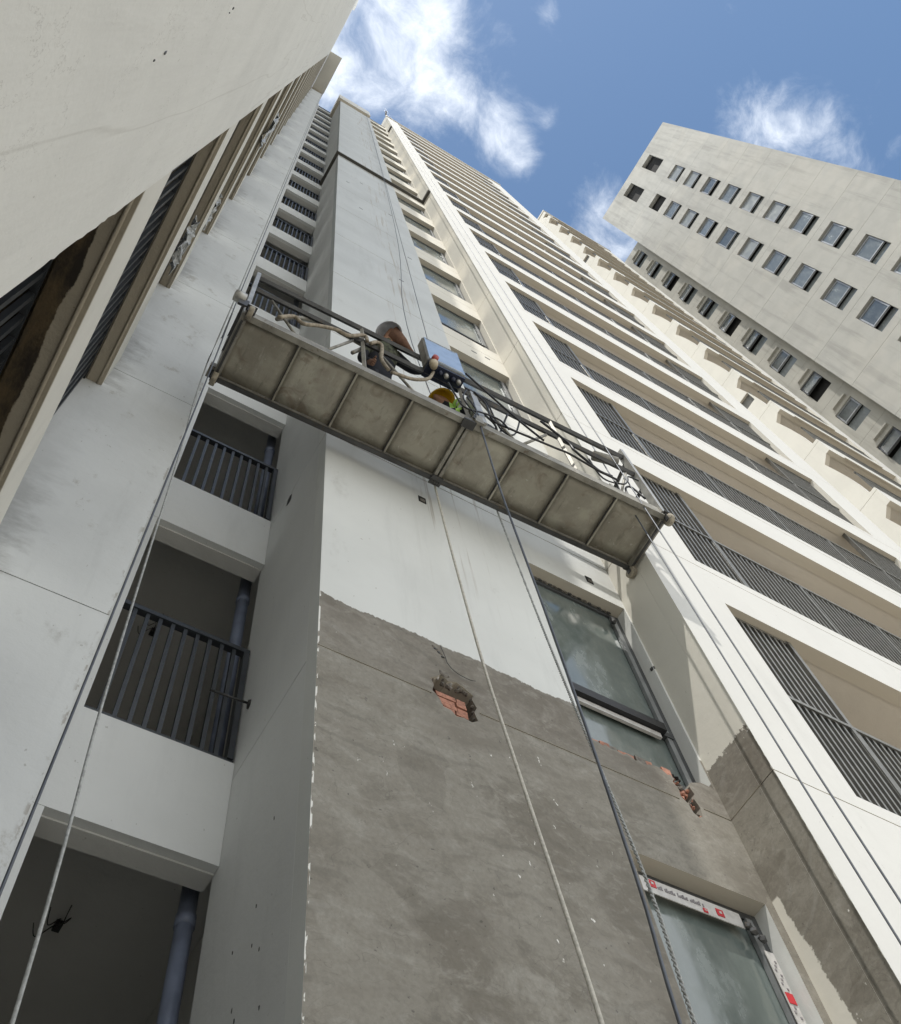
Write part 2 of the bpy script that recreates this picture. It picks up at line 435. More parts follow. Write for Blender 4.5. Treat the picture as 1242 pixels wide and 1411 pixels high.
M = dict(
    joint=make_plain("joint_shadow_mortar", (.085, .08, .07), .95, 0, .3, 30),
    shaft=make_shaft(), facade=make_facade(), pillar=make_pillar(), soffit=make_soffit(),
    wing=make_wing(),
    band=make_plaster("band_render", (.70, .68, .62), .3, .25, .25),
    cream=make_plaster("ceiling_paint", (.60, .55, .48), .1, .1, .25),
    inner=make_plaster("balcony_inner", (.64, .635, .61), .15, .1, .2),
    fascia=make_plaster("fascia_render", (.70, .71, .70), .28, .25, .2, off=(5, 5, 5)),
    tower=make_tower("tower_render", (.41, .405, .375)),
    tower2=make_tower("tower_recess_render", (.37, .36, .32)),
    rail=make_metal("railing_paint", (.040, .045, .052), .45, .2, .2),
    rail_far=make_metal("facade_railing_paint", (.25, .25, .24), .34, .75, .2),
    steel=make_metal("galvanised", (.32, .305, .265), .6, .3, .35, rust=(.13, .09, .055)),
    steel_l=make_metal("aluminium", (.50, .49, .46), .45, .7, .3),
    steel_d=make_metal("dark_steel", (.085, .085, .085), .5, .5, .3, rust=(.10, .075, .05)),
    plate=make_floor_plate(),
    glass=make_glass("window_glass", (.11, .135, .128), .45), glass_up=make_glass("upper_window_glass", (.13, .155, .15), .40),
    glass_t=make_glass("tower_glass", (.13, .145, .15), .3, .12), glass_t2=make_glass("tower_glass_dark", (.06, .07, .075), .2, .08), glass_t3=make_glass("tower_glass_dusty", (.20, .21, .20), .4, .3),
    frame=make_metal("window_frame", (.11, .115, .12), .4, .5, .2),
    frame_l=make_metal("light_frame", (.34, .35, .36), .4, .5, .2),
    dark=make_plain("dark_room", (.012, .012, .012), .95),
    brick=make_plain("brick", (.48, .23, .16), .9, 0, .45, 40),
    mortar=make_plain("broken_render", (.22, .20, .175), .95, 0, .5, 30),
    darkred=make_plain("brick_void", (.05, .018, .012), .95),
    film=make_plain("protective_film", (.56, .545, .525), .4, 0, .2, 20),
    red=make_plain("red_print", (.60, .03, .04), .5),
    greyprint=make_plain("grey_print", (.28, .26, .27), .5),
    pipe=make_plain("pvc_pipe", (.22, .255, .35), .35, 0, .3, 6),
    white_rope=make_plain("white_rope", (.60, .57, .50), .9, 0, .3, 60),
    wire=make_metal("wire_rope", (.12, .13, .15), .5, .4, .3),
    black=make_plain("black_rubber", (.014, .014, .016), .5),
    grey_rope=make_plain("twisted_rope", (.42, .43, .42), .8, 0, .4, 60),
    hose=make_plain("beige_hose", (.37, .315, .24), .85, 0, .45, 30),
    castor=make_plain("castor_rubber", (.36, .32, .25), .7, 0, .5, 30),
    boxface=make_metal("box_steel", (.60, .68, .76), .25, .55, .15),
    blue=make_plain("blue_socket", (.016, .022, .05), .4),
    knob_red=make_plain("red_knob", (.42, .06, .05), .4),
    knob_beige=make_plain("beige_knob", (.50, .42, .30), .5),
    helmet_grey=make_plain("grey_helmet", (.72, .74, .78), .35),
    helmet_yel=make_plain("yellow_helmet", (.72, .44, .03), .35),
    brown=make_plain("brown_cloth", (.16, .085, .055), .9, 0, .3, 40),
    camo=make_plain("camouflage_cloth", (.075, .082, .05), .9, 0, .8, 26),
    cloth_k=make_plain("black_cloth", (.012, .013, .02), .9),
    cloth_t=make_plain("trouser_cloth", (.04, .045, .06), .9),
    hivis=make_plain("hi_vis", (.45, .75, .15), .7, 0, .2),
    tape=make_plain("reflective_tape", (.75, .76, .74), .4),
    skin=make_plain("skin", (.30, .16, .10), .6, 0, .15),
    ground=make_plain("site_ground", (.46, .44, .39), .95, 0, .3, .7),
)
mb = MB("plastic_film", .25)
mb.color(mb.mix(mb.ramp(mb.noise(25, detail=6), .4, .6), (.72, .73, .72), (.42, .43, .42)))
mb.b.inputs['Transmission Weight'].default_value = .35
mb.bump(mb.noise(40, detail=5), .8, .02)
M['poly'] = mb.m

# ------------------------------------------------------------------ mesh helpers
_cache = {}


def link(name, mesh, mat, parent=None, loc=(0, 0, 0), kind=None):
    o = bpy.data.objects.new(name, mesh)
    C.objects.link(o)
    if mat is not None and not mesh.materials: mesh.materials.append(mat)
    o.location = loc
    if parent: o.parent = parent
    if kind: o['kind'] = kind
    return o


def tag(o, label, cat, group=None):
    o['label'] = label; o['category'] = cat
    if group: o['group'] = group
    return o


def empty(name, loc, label, cat, group=None, rz=0):
    o = bpy.data.objects.new(name, None); C.objects.link(o)
    o.location = loc; o.rotation_euler = (0, 0, rz); o.empty_display_size = .2
    return tag(o, label, cat, group)


def box_geo(x0, x1, y0, y1, z0, z1):
    v = [(x0, y0, z0), (x1, y0, z0), (x1, y1, z0), (x0, y1, z0), (x0, y0, z1), (x1, y0, z1), (x1, y1, z1), (x0, y1, z1)]
    f = [(0, 3, 2, 1), (4, 5, 6, 7), (0, 1, 5, 4), (1, 2, 6, 5), (2, 3, 7, 6), (3, 0, 4, 7)]
    return v, f


def box(name, x0, x1, y0, y1, z0, z1, mat, parent=None, kind=None, bev=0):
    key = (round(x1 - x0, 4), round(y1 - y0, 4), round(z1 - z0, 4), mat.name, bev)
    me = _cache.get(key)
    if me is None:
        v, f = box_geo(0, x1 - x0, 0, y1 - y0, 0, z1 - z0)
        me = bpy.data.meshes.new(name); me.from_pydata(v, [], f)
        if bev:
            bm = bmesh.new(); bm.from_mesh(me)
            bmesh.ops.bevel(bm, geom=bm.edges[:], offset=bev, segments=2, affect='EDGES', profile=.6)
            bm.to_mesh(me); bm.free()
        me.materials.append(mat); _cache[key] = me
    pl = parent_origin(parent)
    return link(name, me, None, parent, (x0 - pl[0], y0 - pl[1], z0 - pl[2]), kind)


def parent_origin(p):
    """origin of an unrotated parent chain, so that geometry can be written in world coordinates"""
    if p is None: return (0, 0, 0)
    q = parent_origin(p.parent)
    return (q[0] + p.location[0], q[1] + p.location[1], q[2] + p.location[2])


def mesh(name, v, f, mat, parent=None, kind=None, smooth=False, origin=None):
    """mesh from world-coordinate vertices, its origin at the middle of its foot"""
    xs = [p[0] for p in v]; ys = [p[1] for p in v]; zs = [p[2] for p in v]
    o0 = origin or ((min(xs) + max(xs)) / 2, (min(ys) + max(ys)) / 2, min(zs))
    me = bpy.data.meshes.new(name)
    me.from_pydata([(p[0] - o0[0], p[1] - o0[1], p[2] - o0[2]) for p in v], [], f)
    bm = bmesh.new(); bm.from_mesh(me); bmesh.ops.recalc_face_normals(bm, faces=bm.faces[:]); bm.to_mesh(me); bm.free()
    if smooth:
        for p in me.polygons: p.use_smooth = True
    pl = parent_origin(parent)
    return link(name, me, mat, parent, (o0[0] - pl[0], o0[1] - pl[1], o0[2] - pl[2]), kind)


def prism_geo(axis, off, thick, outer, holes=()):
    """slab cut from a 2D outline with holes; axis 'Y': points are (x,z), axis 'X': points are (y,z)"""
    loops = [outer] + list(holes)
    flat = [p for l in loops for p in l]
    tri = tessellate_polygon([[Vector((p[0], p[1], 0)) for p in l] for l in loops])

    def P3(p, d):
        return (p[0], off + d, p[1]) if axis == 'Y' else (off + d, p[0], p[1])
    n = len(flat)
    v = [P3(p, 0) for p in flat] + [P3(p, thick) for p in flat]
    f = [tuple(t) for t in tri] + [tuple(i + n for i in reversed(t)) for t in tri]
    s = 0
    for l in loops:
        k = len(l)
        for i in range(k):
            j = (i + 1) % k
            f.append((s + i, s + j, s + j + n, s + i + n))
        s += k
    return v, f


def prism(name, axis, off, thick, outer, holes, mat, parent=None, kind=None):
    v, f = prism_geo(axis, off, thick, outer, holes)
    return mesh(name, v, f, mat, parent, kind)


def rect(a0, a1, b0, b1): return [(a0, b0), (a1, b0), (a1, b1), (a0, b1)]


def joined_boxes(name, boxes, mat, parent=None, kind=None):
    v, f = [], []
    for b in boxes:
        bv, bf = box_geo(*b); s = len(v)
        v += bv; f += [tuple(i + s for i in q) for q in bf]
    return mesh(name, v, f, mat, parent, kind)


def tube_geo(pts, r, n=8, closed_ends=True):
    pts = [Vector(p) for p in pts]
    v, f = [], []
    up = Vector((0, 0, 1))
    t0 = (pts[1] - pts[0]).normalized()
    a = t0.cross(up)
    if a.length < .1: a = t0.cross(Vector((1, 0, 0)))
    a.normalize()
    for i, p in enumerate(pts):
        t = ((pts[min(i + 1, len(pts) - 1)] - pts[max(i - 1, 0)])).normalized()
        a = (a - t * a.dot(t)).normalized(); b = t.cross(a)
        rr = r[i] if isinstance(r, (list, tuple)) else r
        for k in range(n):
            q = 2 * math.pi * k / n
            w = p + (a * math.cos(q) + b * math.sin(q)) * rr
            v.append((w.x, w.y, w.z))
    for i in range(len(pts) - 1):
        for k in range(n):
            k2 = (k + 1) % n
            f.append((i * n + k, i * n + k2, (i + 1) * n + k2, (i + 1) * n + k))
    if closed_ends:
        f.append(tuple(range(n - 1, -1, -1))); f.append(tuple((len(pts) - 1) * n + k for k in range(n)))
    return v, f


def spline(pts, k=8):
    pts = [Vector(p) for p in pts]
    out_ = []
    for i in range(len(pts) - 1):
        p0 = pts[max(i - 1, 0)]; p1 = pts[i]; p2 = pts[i + 1]; p3 = pts[min(i + 2, len(pts) - 1)]
        for j in range(k):
            t = j / k
            out_.append(.5 * ((2 * p1) + (p2 - p0) * t + (2 * p0 - 5 * p1 + 4 * p2 - p3) * t * t + (3 * p1 - p0 - 3 * p2 + p3) * t ** 3))
    out_.append(pts[-1])
    return out_


def tube(name, pts, r, mat, parent=None, n=8, smooth=True, kind=None):
    v, f = tube_geo(pts, r, n)
    return mesh(name, v, f, mat, parent, kind, smooth)


def bar(name, p, q, r, mat, parent=None, n=4):
    return tube(name, [p, q], r, mat, parent, n, smooth=n > 5)


def lathe(name, prof, mat, parent, base, n=20, axis='Z', smooth=True):
    v, f = [], []
    for r, h in prof:
        for k in range(n):
            q = 2 * math.pi * k / n
            a, b = r * math.cos(q), r * math.sin(q)
            if axis == 'Z': v.append((base[0] + a, base[1] + b, base[2] + h))
            elif axis == 'X': v.append((base[0] + h, base[1] + a, base[2] + b))
            else: v.append((base[0] + a, base[1] + h, base[2] + b))
    for i in range(len(prof) - 1):
        for k in range(n):
            k2 = (k + 1) % n
            f.append((i * n + k, i * n + k2, (i + 1) * n + k2, (i + 1) * n + k))
    f.append(tuple(range(n))); f.append(tuple((len(prof) - 1) * n + k for k in range(n)))
    return mesh(name, v, f, mat, parent, None, smooth)


def ragged(a, b, n, amp, seed):
    """points from a to b with uneven offsets across the line"""
    rr = random.Random(seed)
    (x0, y0), (x1, y1) = a, b
    L = math.hypot(x1 - x0, y1 - y0); nx, ny = -(y1 - y0) / L, (x1 - x0) / L
    o = []
    for i in range(1, n):
        t = (i + rr.uniform(-.3, .3)) / n; d = rr.uniform(-amp, amp)
        o.append((x0 + (x1 - x0) * t + nx * d, y0 + (y1 - y0) * t + ny * d))
    return [a] + o + [b]


# ================================================================== ground
v, f = box_geo(-400, 400, -400, 400, -2.0, -1.5)
g = mesh("ground", v, f, M['ground'], None, 'structure')
KTOP = 19
ROOF = 60.8
CAPZ = 57.3

# ================================================================== main building: stair shaft + balcony facade
main = empty("apartment_building", (2.7, 4.0, -1.5),
             "white high-rise with long railed balcony rows, its shaft front bare grey cement below the platform", "building")
YS, YF, XC = 2.704, 2.268, 4.17
XL = 1.31
CUT = []           # regular joints
hole1 = [(2.03, 4.56), (2.045, 4.50), (2.03, 4.445), (2.07, 4.40), (2.09, 4.335), (2.14, 4.33), (2.17, 4.295), (2.22, 4.31), (2.27, 4.30), (2.315, 4.335),
         (2.30, 4.40), (2.325, 4.455), (2.30, 4.515), (2.315, 4.56), (2.26, 4.60), (2.21, 4.625), (2.15, 4.60), (2.11, 4.64), (2.075, 4.60)]
# window opening over the broken sill, with the gouge that runs down from it
sill = ragged((3.17, 4.645), (3.78, 4.63), 20, .018, 3)
gouge = [(3.80, 4.60), (3.775, 4.57), (3.80, 4.51), (3.79, 4.45), (3.83, 4.40), (3.84, 4.335), (3.875, 4.31), (3.91, 4.34), (3.925, 4.41),
         (3.905, 4.48), (3.93, 4.53), (3.915, 4.59), (3.945, 4.64), (4.0, 4.665), (4.05, 4.69), (4.15, 4.685)]
W0 = sill + gouge + [(4.152, 6.81), (3.155, 6.81), (3.155, 4.66)]
Wm = rect(3.17, 4.10, 1.70, 3.62 + .15)
slots = [rect(1.312, 2.02, 4.408, 4.421), rect(2.335, 3.765, 4.408, 4.421), rect(3.95, 4.168, 4.408, 4.421)]
prism("wall_panel", 'Y', YS, .13, rect(XL, XC, -1.5, 4.42 + H - .006), [W0, Wm, hole1] + slots, M['shaft'], main)
joined_boxes("joint", [(1.311, 2.03, YS + .014, YS + .12, 4.40, 4.43), (2.33, 3.77, YS + .014, YS + .12, 4.40, 4.43),
                       (3.945, 4.169, YS + .014, YS + .12, 4.40, 4.43)], M['mortar'], main)
for k in range(1, KTOP):
    z0 = 4.42 + H * k + (.006 if k > 0 else 0); z1 = 4.42 + H * (k + 1) - .006
    if k == 8: z0 += .10
    if z1 > CAPZ: z1 = CAPZ
    if z1 - z0 < .3: continue
    hs = []
    wt = min(6.81 + H * k, z1 - .1)
    if wt > z0 + .6: hs = [rect(3.15, 4.152, 4.86 + H * k, wt)]
    prism("wall_panel", 'Y', YS, .13, rect(XL, XC, z0, z1), hs, M['shaft'], main)
    box("joint", XL + (.06 if k == 8 else .002), XC - .002, YS + (.07 if k == 8 else .014), YS + .125, z0 - (.12 if k == 8 else .02), z0 + .01, M['joint'], main)
# core behind the plates, side wall, coping
box("core_wall", 1.46, 3.10, YS + .132, 3.79, -1.5, CAPZ, M['inner'], main)
box("core_wall", 1.81, 3.09, 3.791, 6.3, -1.5, CAPZ, M['inner'], main)
box("core_wall", 3.10, 4.35, 3.35, 6.0, -1.5, ROOF - .6, M['dark'], main)
for k in range(-2, KTOP):
    z0 = 4.42 + H * k + .004; z1 = 4.42 + H * (k + 1) - .004
    if k == 8: z0 += .10
    if k == -2: z0 = -1.5
    z1 = min(z1, CAPZ)
    if z1 - z0 < .3: continue
    box("side_panel", XL, 1.458, YS + .131, 3.80, z0, z1, M['fascia'], main)
    box("side_joint", XL + (.07 if k == 8 else .010), 1.457, YS + .133, 3.79, z0 - (.115 if k == 8 else .012), z0 + .004, M['joint'], main)
    # interior flank of the landing
    box("inner_wall", 1.66, 1.80, 3.801, 6.2, z0 - .004, z1 + .004, M['inner'], main)
box("coping", 1.17, 3.16, YS - .14, 6.1, CAPZ, ROOF, M['facade'], main)
box("coping", 1.24, 4.168, 6.102, 6.4, CAPZ, ROOF, M['facade'], main)
box("back_wall", .27, 1.66, 6.2, 6.35, -1.5, ROOF - 1, M['inner'], main)
box("inner_wall", .13, .268, 3.73, 6.2, -1.5, ROOF - 1, M['inner'], main)

# bricks in the holes ------------------------------------------------
box("hole_backing", 1.99, 2.36, YS + .10, YS + .129, 4.27, 4.66, M['darkred'], main)
box("hole_backing", 3.75, 3.97, YS + .10, YS + .129, 4.28, 4.70, M['darkred'], main)
rr = random.Random(4)
for i, z in enumerate((4.315, 4.355, 4.395, 4.435, 4.475)):
    x0 = 2.075 + rr.uniform(-.008, .008); x1 = 2.27 + rr.uniform(-.012, .008)
    sp = x0 + (x1 - x0) * rr.uniform(.4, .75)
    v, f = [], []
    yy = YS + .022 + rr.uniform(0, .010)
    for a, b in ((x0, sp - .004), (sp + .002, x1)):
        bv, bf = box_geo(a, b, yy + rr.uniform(0, .008), YS + .10, z, z + .033)
        o = mesh("brick", [(p[0] + rr.uniform(-.004, .004), p[1], p[2] + rr.uniform(-.003, .003)) for p in bv], bf, M['brick'], main)
# rubble lip round the holes


def lump(name, c, s, mat, parent, seed):
    r_ = random.Random(seed)
    bm = bmesh.new(); bmesh.ops.create_icosphere(bm, subdivisions=1, radius=1)
    v = [(c[0] + p.co.x * s[0] * r_.uniform(.6, 1.15), c[1] + p.co.y * s[1] * r_.uniform(.6, 1.15), c[2] + p.co.z * s[2] * r_.uniform(.6, 1.15)) for p in bm.verts]
    f = [tuple(q.index for q in t.verts) for t in bm.faces]; bm.free()
    return mesh(name, v, f, mat, parent)


for i in range(len(hole1)):
    a, b = hole1[i], hole1[(i + 1) % len(hole1)]
    mx, mz = (a[0] + b[0]) / 2, (a[1] + b[1]) / 2
    if .15 < (mz - 4.3) / .34 < .85 and mx < 2.2 and i % 2: continue
    lump("rubble", (mx, YS + .022, mz), (rr.uniform(.010, .019), .018, rr.uniform(.008, .015)), M['mortar'] if rr.random() < .8 else M['film'], main, i)
for i in range(6):
    lump("rubble", (2.12 + .03 * i + rr.uniform(-.01, .01), YS + .02, 4.575 + rr.uniform(-.02, .02)), (.018, .02, .014), M['mortar'], main, 50 + i)
lump("mortar_patch", (2.13, YS + .0, 4.655), (.055, .012, .035), M['mortar'], main, 91)
# old fixing hole above, with stray wires
for i in range(6):
    lump("rubble", (2.08 + .012 * i, YS - .001, 4.90 - .014 * i + rr.uniform(-.012, .012)), (.016, .007, .013), M['steel_d'] if i % 2 else M['mortar'], main, 70 + i)
tube("stray_wire", spline([(2.13, YS - .008, 4.93), (2.15, YS - .012, 4.82), (2.16, YS - .012, 4.76), (2.21, YS - .015, 4.70), (2.29, YS - .02, 4.675), (2.34, YS - .02, 4.69)], 6), .0022, M['steel_d'], main, 5)
# brick edge along the broken sill and in the gouge
x = 3.17
while x < 3.80:
    w = rr.uniform(.035, .085)
    bv, bf = box_geo(x, x + w - .005, YS + .004 + rr.uniform(0, .014), YS + .12, 4.60, 4.683 + rr.uniform(-.02, .012))
    mesh("brick", [(p[0] + rr.uniform(-.006, .006), p[1], p[2] + rr.uniform(-.006, .006)) for p in bv], bf, M['brick'] if rr.random() < .72 else M['mortar'], main)
    x += w
for i in range(40):
    zz = rr.uniform(4.33, 4.66); xx = 3.865 + (4.5 - zz) * .10 + rr.uniform(-.05, .05)
    lump("brick_chip" if i % 3 else "rubble", (xx, YS + rr.uniform(.015, .05), zz), (rr.uniform(.01, .026), .02, rr.uniform(.008, .018)), M['brick'] if rr.random() < .55 else (M['mortar'] if rr.random() < .6 else M['dark']), main, 200 + i)
# small vent openings (dark squares)
for (cx_, cz_) in ((2.19, 7.02), (3.86, 7.05), (2.2, 10.1)):
    box("vent_hole", cx_ - .035, cx_ + .035, YS - .004, YS + .01, cz_ - .05, cz_ + .05, M['dark'], main)
    box("vent_frame", cx_ - .022, cx_ + .022, YS - .009, YS - .005, cz_ - .035, cz_ + .005, M['mortar'], main)
for (cx_, cz_) in ((3.62, 13.3), (3.86, 13.36), (2.55, 15.6), (2.0, 25.4), (1.9, 21.0), (2.7, 22.6), (1.6, 24.1), (2.9, 18.2)):
    box("putlog_scar", cx_ - .045, cx_ + .045, YS - .003, YS + .01, cz_ - .018, cz_ + .018, M['steel_d'], main)

# windows -----------------------------------------------------------


def window(k, z0, z1, x0=3.155, x1=4.15, state=0):
    y0, y1 = YS + .10, YS + .15
    fr = empty_part("window", main, (x0, y0, z0))
    t = .045
    mats = M['frame']
    tz = z0 + .52
    joined_boxes("frame", [(x0, x0 + t, y0, y1, z0, z1), (x1 - t, x1, y0, y1, z0, z1), (x0 + t, x1 - t, y0 + .001, y1, z1 - t, z1),
                           (x0 + t, x1 - t, y0 + .001, y1, z0, z0 + t)], mats, fr)
    box("transom", x0 + t, x1 - t, y0 - .02, y1, tz, tz + .05, M['frame'], fr)
    gm = M['glass'] if k <= 0 else M['glass_up']
    box("pane", x0 + t, x1 - t, y0 + .02, y0 + .03, tz + .05, z1 - t, gm, fr)
    if state == 0:
        box("pane", x0 + t, x1 - t, y0 + .022, y0 + .032, z0 + t, tz, gm, fr)
    else:
        box("open_light", x0 + t, x1 - t, y0 + .09, y0 + .10, z0 + t, tz, M['dark'], fr)
    box("jamb_strip", x1 - t - .055, x1 - t - .012, y0 - .012, y0 + .015, z0 + .05, z1 - .05, M['frame_l'], fr)
    return fr


def empty_part(name, parent, loc):
    o = bpy.data.objects.new(name, None); C.objects.link(o); o.parent = parent
    pl = parent_origin(parent)
    o.location = (loc[0] - pl[0], loc[1] - pl[1], loc[2] - pl[2]); o.empty_display_size = .1
    return o


w0 = window(0, 4.70, 6.80)
box("black_drip_bar", 3.16, 4.02, YS + .04, YS + .098, 5.22, 5.30, M['black'], w0)
box("white_bead", 3.21, 3.98, YS + .075, YS + .097, 5.165, 5.212, M['film'], w0)
wm = window(-1, 1.72, 3.765, x1=4.10)
# protective film strips with red prints on the head and right jamb of the lower window
box("film_strip", 3.22, 3.93, YS + .070, YS + .0755, 3.605, 3.70, M['film'], wm)
box("film_strip", 4.006, 4.068, YS + .070, YS + .0755, 1.75, 3.50, M['film'], wm)
for (a, b, c_, d) in ((3.30, 3.35, 3.645, 3.69), (3.75, 3.80, 3.625, 3.67), (3.65, 3.68, 3.61, 3.635)):
    box("red_mark", a, b, YS + .066, YS + .0695, c_, d, M['red'], wm)
    box("white_glyph", (a + b) / 2 - .008, (a + b) / 2 + .008, YS + .063, YS + .0655, c_ + .015, d - .015, M['film'], wm)
for i, z in enumerate((2.3, 2.75, 3.2)):
    box("red_mark", 4.012, 4.062, YS + .066, YS + .0695, z, z + .06, M['red'], wm)
glyph = []
for i in range(26):
    xx = 3.36 + i * .012
    if i % 7 == 3: continue
    glyph.append((xx, xx + .007, YS + .0665, YS + .0695, 3.645, 3.645 + .014 + .006 * (i % 3)))
for i in range(60):
    zz = 1.9 + i * .026
    if int(zz * 10) % 5 == 0: continue
    glyph.append((4.018 + .012 * (i % 3), 4.03 + .012 * (i % 3), YS + .0665, YS + .0695, zz, zz + .012))
joined_boxes("small_print", glyph, M['greyprint'], wm)
for i, (a, b) in enumerate(((3.95, 3.62), (3.98, 3.60), (4.02, 3.56))):
    lump("torn_foam", (a, YS + .06, b), (.035, .02, .03), M['steel_d'], wm, 300 + i)
for k in range(1, 18):
    window(k, 4.865 + H * k, 6.805 + H * k, state=1 if k in (1, 2, 3, 5, 6, 7) else 0)
for i in range(18):
    lump("window_foam", (3.20 + i * .05, YS + .09, 6.800), (.032, .012, .008), M['steel_d'] if i % 2 else M['mortar'], main, 330 + i)
lump("broken_latch", (4.02, YS + .06, 6.62), (.03, .03, .05), M['steel_d'], main, 351)
lump("broken_latch", (4.16, 2.72, 5.98), (.02, .03, .04), M['steel_d'], main, 352)

# landing bays between pillar and shaft --------------------------------
for k in range(-2, KTOP):
    zf = 3.79 + H * k
    if zf + .76 > ROOF: break
    box("fascia", .2722, 1.308, 3.72, 3.80, zf + .012, zf + .76, M['fascia'], main)
    joined_boxes("beam", [(.2724, 1.306, 3.775, 3.90, zf - .0, zf + .011), (.2724, 1.306, 3.803, 3.90, zf + .014, zf + .60)], M['inner'], main)
    box("reveal", .2724, .40, 3.722, 3.798, zf + .761, zf + H + .011, M['fascia'], main)
    box("floor_slab", .27, 1.658, 3.901, 6.2, zf + .60, zf + .75, M['inner'], main)
    if k >= -1:
        pp = tube("drain_pipe", [(1.29, 4.05, zf + .751), (1.29, 4.05, zf + H + .59)], .047, M['pipe'], main, 14)
        tube("pipe_collar", [(1.29, 4.05, zf + H - .10), (1.29, 4.05, zf + H - .03)], .054, M['pipe'], main, 14)
        rl = empty_part("landing_railing", main, (.40, 3.74, zf + .765)); zr = zf + .765
        box("top_rail", .402, 1.306, 3.735, 3.785, zr + 1.09, zr + 1.13, M['rail'], rl)
        box("bottom_rail", .402, 1.306, 3.738, 3.782, zr - .0, zr + .035, M['rail'], rl)
        box("post", 1.262, 1.300, 3.728, 3.79, zr + .036, zr + 1.089, M['rail'], rl)
        for i in range(9):
            xx = .475 + i * .0885
            box("bar", xx, xx + .026, 3.745, 3.775, zr + .036, zr + 1.089, M['rail'], rl)
for (zc_, kk) in ((4.39, 0), (4.39 + H, 1)):
    box("junction_box", .84, .885, 5.04, 5.11, zc_ - .03, zc_ - .002, M['black'], main)
    for j, (ex, ey) in enumerate(((.72, 5.03), (.76, 4.88), (.86, 4.82))):
        tube("loose_wire", spline([(.86, 5.06, zc_ - .03), ((ex + .86) / 2 + .03, (ey + 5.06) / 2 - .05, zc_ - .10), ((ex * 3 + .86) / 4, (ey * 3 + 5.06) / 4 + .02, zc_ - .14), (ex, ey, zc_ - .08)], 6), .0035, M['black'], main, 5)
tube("tie_rod", [(1.30, 3.62, 4.98), (1.06, 3.66, 5.02)], .008, M['steel_d'], main, 6)
lump("tie_anchor", (1.305, 3.62, 4.97), (.014, .03, .05), M['steel_d'], main, 380)
lump("side_scar", (1.308, 3.35, 7.35), (.006, .05, .10), M['steel_d'], main, 381)
# red conduit marks on the shaft flank
for i in range(16):
    lump("paint_fleck", (1.309, rr.uniform(2.95, 3.6), rr.uniform(1.6, 3.6)), (.003, .006, .014), M['steel_d'], main, 400 + i)

# proud string courses: above them the skim coat stands forward; dark colour paints the underside shade
for zl, front in ((28.98, True), (53.1, False)):
    if front:
        box("string_course", XL - .08, 4.165, YS - .08, YS - .001, zl, zl + .16, M['joint'], main)
        box("string_course", XL - .08, XL - .001, YS + .0, 3.719, zl, zl + .16, M['joint'], main)
    box("string_course", XC - .08, XC - .001, YF - .0, YS - .082, zl + .002, zl + .158, M['joint'], main)
# balcony facade ------------------------------------------------------
XA, XB, XE = 4.94, 11.40, 12.30
stuff_bars = []
NB = 0
for k in range(-2, KTOP):
    j0 = 4.42 + H * k + .005; j1 = 4.42 + H * (k + 1) - .005
    zo0, zo1 = 4.555 + H * k, 6.85 + H * k
    last = k == KTOP - 1
    if last: j1 = ROOF
    if zo1 > ROOF: zo1 = ROOF - .35
    outer = rect(XC, XE, j0 if k > -2 else -1.5, j1)
    hs = [rect(XA, XB, zo0, zo1)]
    prism("facade_panel", 'Y', YF, .14, outer, hs, M['facade'], main)
    if k > -2: box("joint", XC + .003, XE - .003, YF + .007, YF + .13, j0 - .014, j0 + .004, M['joint'], main)
    # flank of the pilaster
    box("flank_panel", XC, XC + .12, YF + .141, YS + .128, (j0 if k > -2 else -1.5) + (.10 if k == 8 else 0), j1, M['facade'], main)
    box("joint", XC + (.06 if k == 8 else .008), XC + .119, YF + .142, YS + .127, j0 - .014, j0 + (.115 if k == 8 else .004), M['joint'], main)
    # slab, back wall, cross walls
    box("floor_slab", XC + .13, XE - .01, YF + .142, 3.9, zo0 - .50 + H, zo0 - .05 + H, M['cream'], main)
    box("ceiling_strip", XA - .5, XE - .01, YF + .143, 3.9, zo1 + .012, zo0 - .502 + H, M['cream'], main) if zo1 + .012 < zo0 - .502 + H else None
    box("balcony_back_wall", XC + .14, XE - .02, 3.901, 4.05, j0, j1 + .01, M['cream'], main)
    # railing: louvred full-height screens at both ends, low railing between
    if zo1 - zo0 < 1.5: continue
    r = empty_part("balcony_railing", main, (XA, YF + .06, zo0))
    y0, y1 = YF + .065, YF + .095
    zt = zo0 + 1.13
    box("top_rail", XA + .002, XB - .002, y0 - .012, y1 + .012, zt - .002, zt + .035, M['rail_far'], r)
    box("bottom_rail", XA + .002, XB - .002, y0 - .008, y1 + .008, zo0 + .001, zo0 + .035, M['rail_far'], r)
    for px in (5.68, 6.9, 8.05, 9.2, 10.3):
        top = zo1 if px in (5.68, 10.3) else zt - .003
        box("post", px, px + .045, y0 - .01, y1 + .02, zo0 + .036, top - .003, M['rail_far'], r)
    box("head_rail", XA + .002, 5.725, y0, y1, zo1 - .04, zo1 - .004, M['rail_far'], r)
    box("head_rail", 10.30, XB - .002, y0, y1, zo1 - .04, zo1 - .004, M['rail_far'], r)
    n = int((XB - XA) / .078)
    for i in range(n):
        xx = XA + .03 + i * .078
        full = xx < 5.66 or xx > 10.33
        segs = [(zo0 + .036, zt - .003)] + ([(zt + .036, zo1 - .041)] if full else [])
        for a, b in segs:
            if k in (0, 1, 2) and NB < 296:
                box("bar", xx, xx + .024, y0, y1, a, b, M['rail_far'], r); NB += 1
            else:
                stuff_bars.append((xx, xx + .024, y0, y1, a, b))
joined_boxes("bar", stuff_bars, M['rail_far'], main, 'stuff')
box("coping", XC - .01, XE + .06, YF - .05, 4.2, ROOF + .002, ROOF + .25, M['facade'], main)
